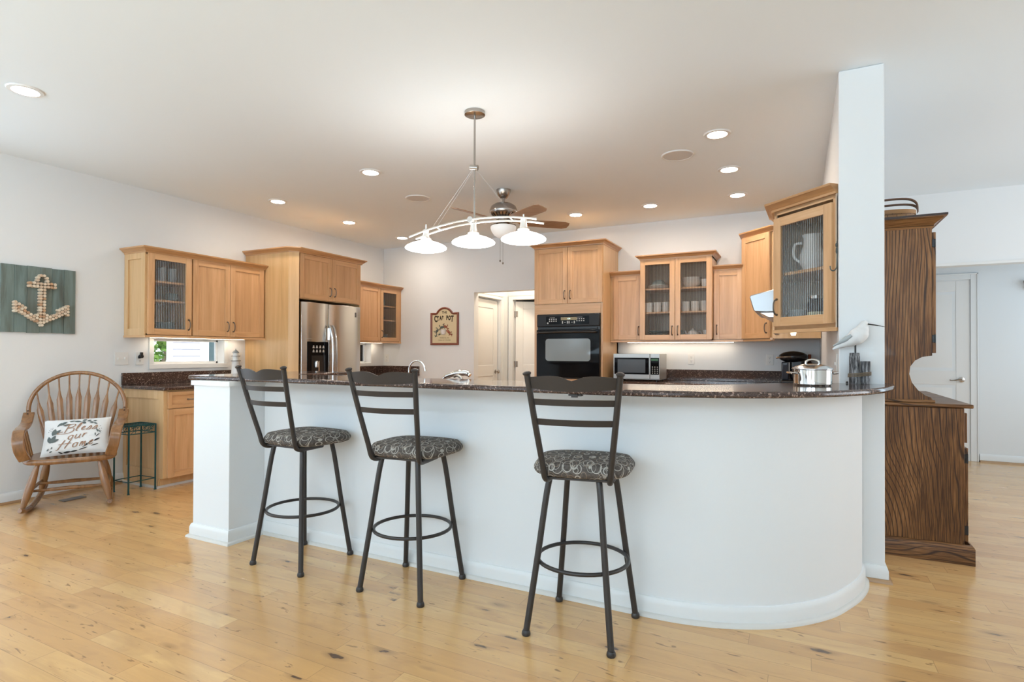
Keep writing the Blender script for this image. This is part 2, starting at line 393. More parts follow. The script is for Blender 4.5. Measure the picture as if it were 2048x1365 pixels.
# back wall: passage on the left, wide opening on the right
b = MB()
b.box(WX, WY, 0, -3.96, WY+.12, CZ); b.box(-3.96, WY, 2.02, -3.0, WY+.12, CZ); b.box(-3.0, WY, 0, .55, WY+.12, CZ)
b.box(.55, WY, 2.05, 3.7, WY+.12, CZ); struct('wall_back', b, paint, smooth=False)
b = MB(); b.box(.195, 3.54, 0, .405, WY, CZ); struct('wall_right', b, paint, smooth=False, bevel=.006)
b = MB(); b.box(3.5, -3.7, 0, 3.7, 3.1, CZ); b.box(3.5, 5.7, 0, 3.7, 9.6, CZ); b.box(3.5, 3.1, 0, 3.7, 5.7, .5); b.box(3.5, 3.1, 2.2, 3.7, 5.7, CZ)
struct('wall_east', b, paint, smooth=False)
b = MB(); xx = -5.7
for a in (-5.05, -2.75, -.35):
    b.box(xx, -3.7, 0, a, -3.5, CZ); b.box(a, -3.7, 0, a+1.7, -3.5, .3); b.box(a, -3.7, 2.4, a+1.7, -3.5, CZ); xx = a+1.7
b.box(xx, -3.7, 0, 3.7, -3.5, CZ); struct('wall_front', b, paint, smooth=False)
# hallway walls behind the back wall
b = MB()
b.box(-4.16, WY+.12, 0, -4.05, 6.78, CZ); b.box(-4.16, 6.78, 2.0, -4.05, 7.60, CZ); b.box(-4.16, 7.60, 0, -4.05, 7.9, CZ)
b.box(-4.16, 6.78, 0, -4.13, 7.6, 2.0)
struct('wall_passage', b, paint, smooth=False)
b = MB(); b.box(-4.05, 7.85, 0, -3.965, 7.95, CZ); b.box(-3.965, 7.85, 2.02, -3.1, 7.95, CZ); b.box(-3.1, 7.85, 0, -2.9, 7.95, CZ); b.box(-2.9, WY+.12, 0, -2.8, 7.95, CZ)
struct('wall_passage_end', b, paint, smooth=False)
struct('wall_far', MB().box(-2.8, 7.985, 0, 3.7, 8.1, CZ).box(-5.7, 9.5, 0, 3.7, 9.6, CZ), paint, smooth=False)

# skirting with shoe moulding
BASE = [(0, 0), (.015, 0), (.015, .062), (.011, .075), (.006, .086), (0, .088)]
SHOE = [(0, 0), (.032, 0), (.030, .010), (.022, .017), (.015, .019), (0, .019)]
shoe_w = mat('worn_white_shoe', (.70, .67, .62), .5); shoe_n = wood('natural_shoe', (.30, .16, .07), (.40, .23, .11), (.47, .29, .15), 'h')
struct('baseboard_left', MB().sweep(BASE, [(WX, 1.95), (WX, 3.03)]), white)
struct('trim_1', MB().sweep(SHOE, [(WX, 1.95), (WX, 3.03)]), shoe_n)
struct('baseboard_hall', MB().sweep(BASE, [(3.5, 7.985), (1.80, 7.985)][::-1]), white)
struct('trim_2', MB().sweep(SHOE, [(1.80, 7.985), (3.5, 7.985)]), shoe_n)
curve = [(-.60, 2.603), (-.50, 2.607), (-.394, 2.624), (-.30, 2.650), (-.203, 2.692), (-.10, 2.750), (-.014, 2.822), (.06, 2.900), (.13, 2.995), (.185, 3.103), (.235, 3.215), (.272, 3.329), (.292, 3.43), (.302, 3.54)]
curve = [(p.x, p.y) for p in cat_rom([(x, y, 0) for x, y in curve], 3)]
front = [(-3.16, 2.603)]+[(-3.16+.16*i, 2.603) for i in range(1, 17)]+curve[1:]
inner = [(-3.16, 2.72)]+[(-.55, 2.72), (-.40, 2.735), (-.25, 2.79), (-.11, 2.88), (.0, 3.0), (.09, 3.15), (.15, 3.32), (.18, 3.54)]
struct('wall_bar', MB().prism(front+inner[::-1], 0, 1.012).box(-3.51, 2.345, 0, -3.16, 3.42, 1.012), paint, bevel=.003)
bar_path = [(-3.51, 3.42), (-3.51, 2.345), (-3.16, 2.345), (-3.16, 2.603)]+front[1:]
struct('baseboard_bar', MB().sweep(BASE, bar_path), white)
struct('trim_3', MB().sweep(SHOE, bar_path), shoe_w)
colp = [(.300, 3.54), (.405, 3.54), (.405, 3.95)]
struct('baseboard_column', MB().sweep(BASE, colp), white)
struct('trim_4', MB().sweep(SHOE, colp), shoe_n)
struct('trim_5', MB().sweep([(0, 0), (.012, 0), (.012, .03), (0, .03)], [(-3.51, 2.9), (-3.51, 2.345), (-3.16, 2.345), (-3.16, 2.603)], z=.982), white)

# windows
def window(name, y0, y1, z0, z1, x, mull, inward=.0):
    t = bpy.data.objects.new(name, None); C.objects.link(t); t.location = (x, y0, z0); WM[t.name] = Matrix.Translation((x, y0, z0)); t['kind'] = 'structure'
    b = MB(); c = .045; q = .011
    b.box(x, y0-c, z0-c, x+q, y1+c, z0); b.box(x, y0-c, z1, x+q, y1+c, z1+.02); b.box(x, y0-c, z0, x+q, y0, z1); b.box(x, y1, z0, x+q, y1+c, z1)
    b.obj('casing', white, t, bevel=.002)
    b = MB(); d = -.10; s = .022
    b.box(x+d-.03, y0, z0, x+d, y1, z0+s); b.box(x+d-.03, y0, z1-s, x+d, y1, z1); b.box(x+d-.03, y0, z0, x+d, y0+s*.6, z1); b.box(x+d-.03, y1-s, z0, x+d, y1, z1)
    for m_ in mull: b.box(x+d-.03, m_-.009, z0, x+d, m_+.009, z1)
    b.obj('sash', white, t, bevel=.002)
    MB().box(x+d-.018, y0+.01, z0+.01, x+d-.014, y1-.01, z1-.01).obj('pane', pane_m, t, smooth=False)
window('window_1', *W1[:2], W1[2], W1[3], WX, [])
window('window_2', *W2[:2], W2[2], W2[3], WX, [6.22])
# ------------------------------------------------------------------ outdoors seen through the strips
leaves = MB(); random.seed(3)
for i in range(11000):
    p = Vector((random.uniform(-12.2, -10.6), random.uniform(4.2, 8.4), random.uniform(-.2, 3.2)))
    a = Vector((random.uniform(-1, 1), random.uniform(-1, 1), random.uniform(-1, 1))).normalized(); c_ = a.orthogonal().normalized()
    s_ = random.uniform(.04, .085)
    leaves.add([p-a*s_, p+c_*s_*.5, p+a*s_, p-c_*s_*.5], [(0, 1, 2, 3)])
lm = mat('garden_leaf', (.20, .42, .05), .6); P(lm).inputs['Subsurface Weight'].default_value = 0
nt = lm.node_tree; nt.links.new(ramp(nt, noise(nt, geo(nt), 2.2, 3), [(.35, (.02, .06, .01)), (.5, (.16, .34, .04)), (.65, (.42, .62, .16))]), P(lm).inputs['Base Color'])
tree = thing('garden_shrub', 'sunlit green leafy shrub outside the window under the left cabinets', 'shrub', (-11.4, 6.3, -.3))
leaves.obj('foliage', lm, tree, smooth=False)['kind'] = 'stuff'
tr = MB()
for k in range(5): tr.tube([(-11.4+.1*k, 6.2+.1*k, -.3), (-11.5+.15*k, 5.6+.4*k, 1.2), (-11.2, 5.2+.6*k, 2.6)], [.05, .035, .012], 7)
tr.obj('stem', mat('bark', (.35, .28, .20), .9), tree)
hs = thing('neighbouring_house', 'white sided house wall with a window seen through the kitchen window', 'house', (-9, 5.9, -.3))
b = MB()
for k in range(34): b.add([(-9, 5.62, -.3+k*.11), (-9, 9.4, -.3+k*.11), (-9.015, 9.4, -.19+k*.11), (-9.015, 5.62, -.19+k*.11)], [(0, 1, 2, 3)])
for k in range(34): b.add([(-9, 5.62, -.3+k*.11), (-9.015, 5.62, -.3+k*.11), (-9.015, 9.4, -.3+k*.11), (-9, 9.4, -.3+k*.11)], [(0, 1, 2, 3)])
b.box(-9.06, 5.62, -.3, -9.02, 9.4, 3.5)
b.obj('wall', siding_m, hs, smooth=False)
MB().box(-9.06, 5.585, -.3, -8.98, 5.64, 3.5).obj('corner_board', white, hs, smooth=False)
fr = MB().box(-9.02, 6.12, .7, -8.96, 7.02, .8).box(-9.02, 6.12, 1.9, -8.96, 7.02, 2.0).box(-9.02, 6.12, .8, -8.96, 6.25, 1.9).box(-9.02, 6.93, .8, -8.96, 7.02, 1.9).box(-9.02, 6.56, .8, -8.97, 6.60, 1.9).obj('window_frame', white, hs, smooth=False)
gm = mat('outside_window_glass', (.05, .09, .10), .06); MB().box(-9.02, 6.25, .8, -9.0, 6.93, 1.9).obj('window_glass', gm, fr, smooth=False)
area('sun_on_garden', (-7.0, 5.0, 4.2), (-10.5, 6.4, .6), 3.0, 3.0, 230, (1, .98, .9))

# ------------------------------------------------------------------ door leaves in the passages
def panel_door(name, loc, rz, w_, h_, knob, label_extra=None, hinges=False, lever=False):
    """two panel moulded leaf; local x along the width, front at -y"""
    t = bpy.data.objects.new(name, None); C.objects.link(t); t.location = loc; t.rotation_euler = (0, 0, rz); t['kind'] = 'structure'
    WM[t.name] = Matrix.Translation(Vector(loc)) @ Matrix.Rotation(rz, 4, 'Z')
    s_, mid = .12, .98
    b = MB(); b.X = WM[t.name]
    b.box(0, 0, .01, s_, .035, h_); b.box(w_-s_, 0, .01, w_, .035, h_)
    b.box(s_, 0, .01, w_-s_, .035, .22); b.box(s_, 0, mid-.13, w_-s_, .035, mid+.03); b.box(s_, 0, h_-.12, w_-s_, .035, h_)
    for z0, z1 in ((.22, mid-.13), (mid+.03, h_-.12)):
        b.box(s_, .010, z0, w_-s_, .028, z1)
        i = .045; vs = [(s_, .010, z0), (w_-s_, .010, z0), (w_-s_, .010, z1), (s_, .010, z1), (s_+i, .002, z0+i), (w_-s_-i, .002, z0+i), (w_-s_-i, .002, z1-i), (s_+i, .002, z1-i)]
        b.add(vs, [(4, 5, 6, 7), (0, 1, 5, 4), (1, 2, 6, 5), (2, 3, 7, 6), (3, 0, 4, 7)])
    b.obj('leaf', doorm, t, bevel=.003)
    if knob is not None:
        k = MB(); k.X = WM[t.name]
        k.lathe([(.001, 0), (.030, -.002), (.030, -.008), (.012, -.012), (.011, -.035)], (knob, 0, .91), axis='y', n=18)
        if lever:
            dr = -1 if knob > w_/2 else 1
            k.tube(cat_rom([(knob, -.045, .91), (knob+dr*.02, -.05, .918), (knob+dr*.06, -.05, .905), (knob+dr*.10, -.045, .900), (knob+dr*.115, -.04, .908)], 5), [.011]*4+[.009]*8+[.006]*9, 8)
        else: k.lathe([(.010, -.035), (.024, -.045), (.028, -.058), (.020, -.068), (.001, -.070)], (knob, 0, .91), axis='y', n=18)
        k.obj('handle', nickel, t)
    if hinges:
        for z in (.25, 1.02, 1.80):
            k = MB(); k.X = WM[t.name]; k.cyl((0, -.008, z-.045), (0, -.008, z+.045), .008); k.box(0, -.002, z-.045, .035, .0, z+.045); k.box(-.035, -.002, z-.045, 0, .0, z+.045); k.obj('hinge', nickel, t)
    return t
def casing(name, x0, x1, z1, y, w_=.07, axis='y', left=True, right=True):
    b = MB()
    def bx(a0, a1, z0, z2, d=.016):
        if axis == 'y': b.box(a0, y-d, z0, a1, y, z2)
        else: b.box(y, a0, z0, y+d, a1, z2)
    if left: bx(x0-w_, x0, 0, z1+w_); bx(x0-w_, x0-w_+.014, 0, z1+w_, .022)
    if right: bx(x1, x1+w_, 0, z1+w_); bx(x1+w_-.014, x1+w_, 0, z1+w_, .022)
    bx(x0, x1, z1, z1+w_); bx(x0-w_, x1+w_, z1+w_-.014, z1+w_, .022)
    return struct(name, b, white, bevel=.003)
# right hand hall door (closed), passage door (closed, on the left), passage end door (ajar)
panel_door('door_1', (.93, 7.985-.004, 0), 0, .78, 2.03, .71, lever=True)
casing('trim_6', .92, 1.72, 2.04, 7.985)
panel_door('door_2', (-4.10, 6.785, 0), R(90), .80, 1.98, .74)
casing('trim_7', 6.78, 7.60, 2.0, -4.05, .06, axis='x', left=False)
panel_door('door_3', (-3.945, 7.90, 0), R(33), .80, 2.0, None, hinges=True)
casing('trim_8', -3.965, -3.1, 2.02, 7.85, .07, left=True, right=False)
b = MB().box(3.2, WY-.004, 2.05, .55, WY, 2.062); 
struct('trim_9', MB().box(.56, WY-.012, 2.036, 3.4, WY+.13, 2.062), white, smooth=False)
b = MB().box(-5.0, 9.0, 0, -2.0, 9.02, 2.6)

# ------------------------------------------------------------------ cabinets
CROWN = [(-.012, 0), (.004, 0), (.006, .012), (.016, .018), (.034, .036), (.044, .040), (.046, .052), (-.012, .052)]
RAIL = [(-.018, 0), (.004, 0), (.004, .02), (-.018, .02)]
Z = Vector((0, 0, 1))
def door(par, P0, U, w_, h_, glass=False, hx=None, hz=.10, th=.020, rail=.055, drawer=False, name='door', mt=None):
    """shaker door; P0 lower left seen from the front, U along the width"""
    U = Vector(U).normalized(); N_ = U.cross(Z); P0 = Vector(P0)
    b = MB().frame(P0, U, Z, N_); rl = rail
    mm = mt or [maple, maple_h]
    b.box(0, 0, 0, rl, h_, th, 0); b.box(w_-rl, 0, 0, w_, h_, th, 0)
    b.box(rl, 0, 0, w_-rl, rl, th, 1); b.box(rl, h_-rl, 0, w_-rl, h_, th, 1)
    if not glass: b.box(rl-.002, rl-.002, 0, w_-rl+.002, h_-rl+.002, th-.010, 1 if drawer else 0)
    d = b.obj(name, mm, par, bevel=.0015)
    if glass:
        # pane keeps its own axes so the ribs run vertically
        me = MB(); me.box(rl-.004, rl-.004, 0, w_-rl+.004, h_-rl+.004, .003)
        g_ = me.obj('glass_pane', reed, None, smooth=False); g_.parent = d
        M_ = WM[d.name].inverted() @ Matrix(((U.x, Z.x, N_.x, P0.x), (U.y, Z.y, N_.y, P0.y), (U.z, Z.z, N_.z, P0.z), (0, 0, 0, 1))) @ Matrix.Translation((0, 0, th-.012))
        g_.matrix_parent_inverse = Matrix.Identity(4); g_.matrix_local = M_
        WM[g_.name] = WM[d.name]
    if hx is not None:
        h = MB().frame(P0, U, Z, N_)
        L_ = .048
        if drawer: pts = [(hx-L_, hz, th), (hx-L_*.9, hz, th+.016), (hx-L_*.4, hz, th+.026), (hx+L_*.4, hz, th+.026), (hx+L_*.9, hz, th+.016), (hx+L_, hz, th)]
        else: pts = [(hx, hz-L_, th), (hx, hz-L_*.9, th+.016), (hx, hz-L_*.4, th+.027), (hx, hz+L_*.4, th+.027), (hx, hz+L_*.9, th+.016), (hx, hz+L_, th)]
        h.tube(cat_rom(pts, 4), [.0075]*3+[.0055]*3+[.0045]*9+[.0055]*3+[.0075]*3, 8)
        h.obj('handle', handle_m, d)
    return d
def carcass(par, poly, z0, z1, hollow=None, name='carcass', mats=None, shelves=()):
    b = MB()
    if hollow is None: b.prism(poly, z0, z1); b.obj(name, mats or maple_side, par, bevel=.001, smooth=False)
    else:
        x0, y0, x1, y1, side = hollow; t_ = .018
        b.box(x0, y0, z0, x1, y1, z0+t_); b.box(x0, y0, z1-t_, x1, y1, z1)
        if side == '+x': b.box(x0, y0, z0, x0+.006, y1, z1, 1); b.box(x0, y0, z0, x1, y0+t_, z1); b.box(x0, y1-t_, z0, x1, y1, z1)
        if side == '-y': b.box(x0, y1-.006, z0, x1, y1, z1, 1); b.box(x0, y0, z0, x0+t_, y1, z1); b.box(x1-t_, y0, z0, x1, y1, z1)
        b.obj(name, [maple_side, maple_in], par, smooth=False)
        for zs in shelves:
            q = MB()
            if side == '+x': q.box(x0+.006, y0+t_, zs-.018, x1-.02, y1-t_, zs)
            else: q.box(x0+t_, y0+.02, zs-.018, x1-t_, y1-.006, zs)
            q.obj('shelf', maple_h, par, smooth=False)

# left run of wall cabinets
XF = -5.22
t = thing('wall_cabinet', 'maple wall cabinet with one reeded glass door above the left counter end', 'cabinet', (WX, 3.03, 1.345))
carcass(t, None, 1.345, 2.093, (WX, 3.03, XF, 3.452, '+x'), shelves=(1.675, 1.850))
door(t, (XF, 3.04, 1.352), (0, 1, 0), .405, .738, glass=True, hx=.375, hz=.10)
# end panel frame on its near side
b = MB().frame((WX, 3.03, 1.345), (1, 0, 0), Z, (0, -1, 0)); b.box(0, 0, 0, .055, .748, .014); b.box(.255, 0, 0, .312, .748, .014); b.box(.055, 0, 0, .255, .06, .014, 1); b.box(.055, .69, 0, .255, .748, .014, 1)
b.obj('end_panel', [maple_side, maple_side], t, bevel=.0015)
t = thing('wall_cabinet', 'maple wall cabinet with two solid doors between glass cabinet and refrigerator', 'cabinet', (WX, 3.455, 1.345))
carcass(t, [(WX, 3.455), (XF, 3.455), (XF, 4.285), (WX, 4.285)], 1.345, 2.093)
door(t, (XF, 3.462, 1.352), (0, 1, 0), .395, .738, hx=.365, hz=.10)
door(t, (XF, 3.862, 1.352), (0, 1, 0), .405, .738, hx=.032, hz=.10)
p_ = [(WX, 3.016), (XF+.02, 3.016), (XF+.02, 4.285)]
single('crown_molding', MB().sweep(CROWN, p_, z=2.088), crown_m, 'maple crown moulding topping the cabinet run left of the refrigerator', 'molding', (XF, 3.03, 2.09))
single('light_rail', MB().sweep(RAIL, p_, z=1.325), maple_h, 'thin maple light rail beneath the cabinets over the long kitchen window', 'molding', (XF, 3.03, 1.325))

# refrigerator enclosure
t = thing('refrigerator_enclosure', 'tall maple surround with two short doors over the refrigerator', 'cabinet', (WX, 4.293, 0))
b = MB(); b.box(WX, 4.293, 0, -4.855, 4.312, 2.272)
b.prism([(-4.855, 4.293), (-4.780, 4.368), (-4.80, 4.38), (-4.868, 4.312)], 0, 2.272); b.box(WX, 5.325, 0, -4.80, 5.343, 2.272)
b.obj('side_panel', wood('maple_panel', (.60, .36, .155), (.70, .44, .20), (.76, .50, .25), 'z', streak=.6), t, smooth=False)
b = MB(); b.box(WX, 4.385, 1.775, -4.80, 5.325, 2.272); b.obj('carcass', maple_side, t, smooth=False)
door(t, (-4.80, 4.385, 1.782), (0, 1, 0), .463, .484, hx=.43, hz=.10)
door(t, (-4.80, 4.852, 1.782), (0, 1, 0), .463, .484, hx=.035, hz=.10)
MB().sweep(CROWN, [(WX, 4.293), (-4.855, 4.293), (-4.779, 4.369), (-4.779, 5.343), (WX, 5.343)], z=2.268).obj('crown', crown_m, t)

# refrigerator
t = thing('refrigerator', 'stainless side-by-side refrigerator with black ice and water dispenser', 'refrigerator', (-5.1, 4.85, 0))
MB().box(-5.46, 4.392, .02, -4.83, 5.308, 1.725).obj('body', mat('fridge_grey', (.10, .10, .10), .5), t, bevel=.004)
def fdoor(y0, y1, nm):
    b = MB(); n = 10; xb, xf = -4.825, -4.750; poly = [(xb, y0), ]
    for i in range(n+1):
        u = i/n; poly.append((xf+.012*math.sin(math.pi*u)-(.018 if i in (0, n) else .004 if i in (1, n-1) else 0), y0+(y1-y0)*u))
    poly.append((xb, y1)); b.prism(poly, .09, 1.742); return b.obj(nm, steel, t, bevel=.003)
d1 = fdoor(4.392, 4.783, 'freezer_door'); d2 = fdoor(4.789, 5.306, 'door')
def fh(y, d, sgn):
    b = MB(); pts = cat_rom([(-4.735, y, 1.50), (-4.71, y, 1.46), (-4.685, y, 1.36), (-4.672, y, 1.20), (-4.672, y, 1.0), (-4.675, y, .75), (-4.70, y, .60), (-4.735, y, .56)], 5)
    b.tube(pts, .013, 8); 
    b.obj('handle', steel_b, d)
fh(4.762, d1, -1); fh(4.815, d2, 1)
b = MB(); b.prism([(-4.742, 4.742), (-4.712, 4.752), (-4.712, 4.765), (-4.742, 4.772)], 1.33, 1.47); b.obj('handle_bracket', steel_b, d1, bevel=.004)
b = MB(); b.box(-4.745, 4.452, .93, -4.738, 4.752, 1.312); dsp = b.obj('dispenser', gloss, d1, bevel=.003)
b = MB(); b.box(-4.737, 4.505, .96, -4.733, 4.705, 1.16); b.obj('dispenser_recess', black, dsp)
for i in range(4):
    for j in range(2): MB().cyl((-4.738, 4.535+i*.048, 1.215+j*.045), (-4.734, 4.535+i*.048, 1.215+j*.045), .010, n=10).box(-4.738, 4.522+i*.048, 1.195+j*.045, -4.735, 4.548+i*.048, 1.2055+j*.045).obj('button', grey_btn, dsp)
b = MB(); b.lathe([(.02, 0), (.022, .05), (.016, .07)], (-4.728, 4.57, 1.03), 14); b.box(-4.735, 4.60, .97, -4.728, 4.615, 1.10); b.obj('dispenser_lever', steel_b, dsp)
b = MB(); b.box(-4.745, 5.185, 1.615, -4.738, 5.207, 1.672); b.obj('badge', mat('badge_grey', (.10, .09, .08), .4), d2, bevel=.002)

# far left corner: wall cabinet with glass door, counter
t = thing('wall_cabinet', 'maple wall cabinet right of the refrigerator with one solid and one glass door', 'cabinet', (WX, 5.36, 1.345))
carcass(t, [(WX, 5.36), (XF, 5.36), (XF, 6.195), (WX, 6.195)], 1.345, 2.098)
carcass(t, None, 1.345, 2.098, (WX, 6.195, XF, 6.65, '+x'), name='glass_side_carcass', shelves=(1.66, 1.86))
door(t, (XF, 5.79, 1.352), (0, 1, 0), .402, .742, hx=None)
door(t, (XF, 6.203, 1.352), (0, 1, 0), .40, .742, glass=True, hx=.022, hz=.10)
MB().box(XF, 6.606, 1.345, XF+.018, 6.652, 2.098).obj('filler', maple, t, smooth=False)
single('crown_molding', MB().sweep(CROWN, [(XF+.02, 5.36), (XF+.02, 6.652)], z=2.093), crown_m, 'maple crown moulding above the cabinet in the far left corner', 'molding', (XF, 5.36, 2.09))
single('light_rail', MB().sweep(RAIL, [(XF+.02, 5.36), (XF+.02, 6.652)], z=1.325), maple_h, 'thin maple light rail under the far left corner cabinet', 'molding', (XF, 5.36, 1.325))

# base cabinets
def base_cab(label, x0, y0, x1, y1, face, drawers, toe=.085, top=.857, endp=None):
    t = thing('base_cabinet', label, 'cabinet', ((x0+x1)/2, (y0+y1)/2, 0)); b = MB(); i = .065
    if face == '+x': b.box(x0, y0, toe, x1, y1, top); b.box(x0, y0+.0, 0, x1-i, y1, toe)
    if face == '-y': b.box(x0, y0, toe, x1, y1, top); b.box(x0, y0+i, 0, x1, y1, toe)
    if face == '-x': b.box(x0, y0, toe, x1, y1, top); b.box(x0+i, y0, 0, x1, y1, toe)
    if face == '+y': b.box(x0, y0, toe, x1, y1, top); b.box(x0, y0, 0, x1, y1-i, toe)
    b.obj('carcass', maple_side, t, bevel=.001, smooth=False)
    for a, c in drawers:
        if face == '+x': P0, U = (x1, a, 0), (0, 1, 0)
        if face == '-y': P0, U = (a, y0, 0), (1, 0, 0)
        if face == '-x': P0, U = (x0, c, 0), (0, -1, 0)
        if face == '+y': P0, U = (c, y1, 0), (-1, 0, 0)
        w_ = c-a
        door(t, (P0[0], P0[1], toe+.005), U, w_, .60, hx=w_-.03, hz=.50)
        door(t, (P0[0], P0[1], toe+.612), U, w_, .145, hx=w_/2, hz=.0725, drawer=True, rail=.032, name='drawer')
    return t
t = base_cab('maple base cabinet with panelled end standing beside the teal plant stand', WX, 3.03, -4.93, 3.50, '+x', [(3.05, 3.49)])
b = MB().frame((WX, 3.03, 0), (1, 0, 0), Z, (0, -1, 0)); b.box(0, .0, 0, .05, .857, .014); b.box(.53, .085, 0, .60, .857, .014); b.box(.05, .0, 0, .53, .16, .014, 1); b.box(.05, .78, 0, .53, .857, .014, 1)
b.obj('end_panel', [maple_side, maple_side], t, bevel=.0015)
b = MB().box(WX, 3.0, 0, -4.99, 3.016, .02).box(-4.995, 3.0, 0, -4.985, 3.5, .02); b.obj('toe_trim', shoe_w, t, smooth=False)
base_cab('maple base cabinet between the panelled end unit and the refrigerator', WX, 3.502, -4.93, 4.29, '+x', [(3.51, 3.89), (3.9, 4.28)])
single('countertop', MB().box(WX, 2.995, .859, -4.885, 4.292, .889), gran, 'brown granite countertop of the left run beside the rocking chair', 'countertop', (WX, 2.995, .859), bevel=.008)
single('backsplash', MB().box(WX, 2.995, .8895, WX+.02, 4.292, 1.0), gran, 'brown granite backsplash strip under the long kitchen window', 'backsplash', (WX, 2.995, .8895), bevel=.003)
base_cab('maple corner base cabinet to the right of the refrigerator', WX, 5.345, -4.93, 6.652, '+x', [(5.36, 5.8), (5.81, 6.25)])
single('countertop', MB().prism([(WX, 5.345), (-4.89, 5.345), (-4.89, 6.0), (-4.86, 6.02), (-4.86, 6.652), (WX, 6.652)], .859, .889), gran, 'brown granite countertop in the far left corner', 'countertop', (WX, 5.345, .859), bevel=.008)
single('backsplash', MB().box(WX, 5.345, .8895, WX+.02, 6.652, .997).box(WX+.02, 6.632, .8895, -4.865, 6.652, .997), gran, 'brown granite backsplash wrapping the far left corner', 'backsplash', (WX, 5.345, .8895), bevel=.003)

# oven tower
t = thing('oven_tower', 'tall maple oven cabinet with two upper doors', 'cabinet', (-2.355, 6.36, 0))
OY = 6.07
b = MB(); b.box(-2.775, OY, 0, -1.94, 6.65, .90); b.box(-2.775, OY, 1.645, -1.94, 6.65, 2.42); b.box(-2.775, OY, .9, -2.735, 6.65, 1.645); b.box(-1.975, OY, .9, -1.94, 6.65, 1.645); b.box(-2.775, 6.6, .9, -1.94, 6.65, 1.645)
b.obj('carcass', maple_side, t, smooth=False)
b = MB(); b.box(-2.775, OY-.012, 1.645, -1.965, OY, 1.757, 1); b.box(-2.775, OY-.012, .1, -2.735, OY, 1.645); b.box(-1.963, OY-.012, .1, -1.94, OY, 1.757); b.box(-2.735, OY-.012, .8, -1.963, OY, .90, 1)
b.obj('face_frame', [maple, maple_h], t, bevel=.001)
door(t, (-2.775, OY, 1.765), (1, 0, 0), .412, .645, hx=.38, hz=.10)
door(t, (-2.358, OY, 1.765), (1, 0, 0), .412, .645, hx=.032, hz=.10)
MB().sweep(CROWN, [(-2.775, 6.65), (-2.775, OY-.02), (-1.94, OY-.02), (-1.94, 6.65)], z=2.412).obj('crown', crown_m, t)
t = thing('wall_oven', 'black built-in wall oven with digital control panel', 'oven', (-2.347, 6.06, .905))
MB().box(-2.73, 6.045, .905, -1.966, 6.058, 1.645).box(-2.71, 6.058, .92, -1.99, 6.55, 1.63).obj('body', black, t, bevel=.003)
cp = MB().box(-2.73, 6.02, 1.497, -1.966, 6.045, 1.643).obj('control_panel', mat('charcoal_panel', (.016, .016, .017), .4, 0, Specular_IOR_Level=.3), t, bevel=.012, seg=4)
MB().box(-2.61, 6.0165, 1.525, -2.088, 6.0195, 1.618).obj('touch_area', gloss, cp, bevel=.004)
MB().box(-2.425, 6.013, 1.572, -2.232, 6.0165, 1.604).obj('display', screen_m, cp)
def text(name, s, size, X, m, par=None, ext=.0006, align='CENTER', shear=0, sx=1, bold=0):
    cu = bpy.data.curves.new(name, 'FONT'); cu.body = s; cu.size = size; cu.extrude = ext; cu.align_x = align; cu.shear = shear; cu.offset = bold
    o = bpy.data.objects.new(name, cu); C.objects.link(o); dg = bpy.context.evaluated_depsgraph_get()
    me = bpy.data.meshes.new_from_object(o.evaluated_get(dg)); bpy.data.objects.remove(o); me.materials.clear(); me.materials.append(m)
    me.name = name; o = bpy.data.objects.new(name, me); C.objects.link(o)
    M_ = X @ Matrix.Diagonal((sx, 1, 1, 1))
    if par is not None: M_ = WM[par.name].inverted() @ M_; o.parent = par; WM[o.name] = WM[par.name]
    me.transform(M_); return o
def fr_m(P0, U, V): 
    U, V = Vector(U).normalized(), Vector(V).normalized(); N_ = U.cross(V); return Matrix(((U.x, V.x, N_.x, P0[0]), (U.y, V.y, N_.y, P0[1]), (U.z, V.z, N_.z, P0[2]), (0, 0, 0, 1)))
text('clock_digits', '1:28', .024, fr_m((-2.33, 6.0125, 1.580), (1, 0, 0), Z), digit_m, cp)
for gx in (-2.52, -2.185):
    for i in range(4):
        for j in range(2): MB().cyl((gx-.045+i*.027, 6.0165, 1.562+j*.022), (gx-.045+i*.027, 6.014, 1.562+j*.022), .0075, n=8).obj('button', grey_btn, cp)
    MB().box(gx-.045, 6.0145, 1.600, gx+.02, 6.0165, 1.603).obj('printed_line', grey_btn, cp)
for x_, h_ in ((-2.405, .028), (-2.375, .008), (-2.345, .028), (-2.325, .028), (-2.29, .008), (-2.262, .028)): MB().box(x_-.006, 6.0145, 1.547-h_/2, x_+.006, 6.0165, 1.547+h_/2).obj('button', grey_btn, cp)
MB().cyl((-2.587, 6.0165, 1.540), (-2.587, 6.013, 1.540), .010, n=14).obj('emblem', grey_btn, cp)
MB().box(-2.70, 6.03, 1.465, -1.995, 6.045, 1.49).box(-2.70, 6.02, 1.470, -1.995, 6.03, 1.476).obj('vent', black, t, bevel=.002)
dr = MB().box(-2.73, 6.015, .915, -1.966, 6.043, 1.462).obj('door', gloss, t, bevel=.004)
wgl = mat('oven_window', (.20, .22, .22), .05, 0, Specular_IOR_Level=.9)
b = MB()
def rrect(x0, z0, x1, z1, r, n=6):
    o = []
    for cx, cz, a0 in ((x1-r, z0+r, -90), (x1-r, z1-r, 0), (x0+r, z1-r, 90), (x0+r, z0+r, 180)):
        for k in range(n+1): a = R(a0+90*k/n); o.append((cx+r*math.cos(a), cz+r*math.sin(a)))
    return o
b.frame((0, 6.015, 0), (1, 0, 0), (0, 0, 1), (0, -1, 0)).prism(rrect(-2.615, 1.105, -2.07, 1.36, .035), 0, .0015); b.obj('window', wgl, dr)
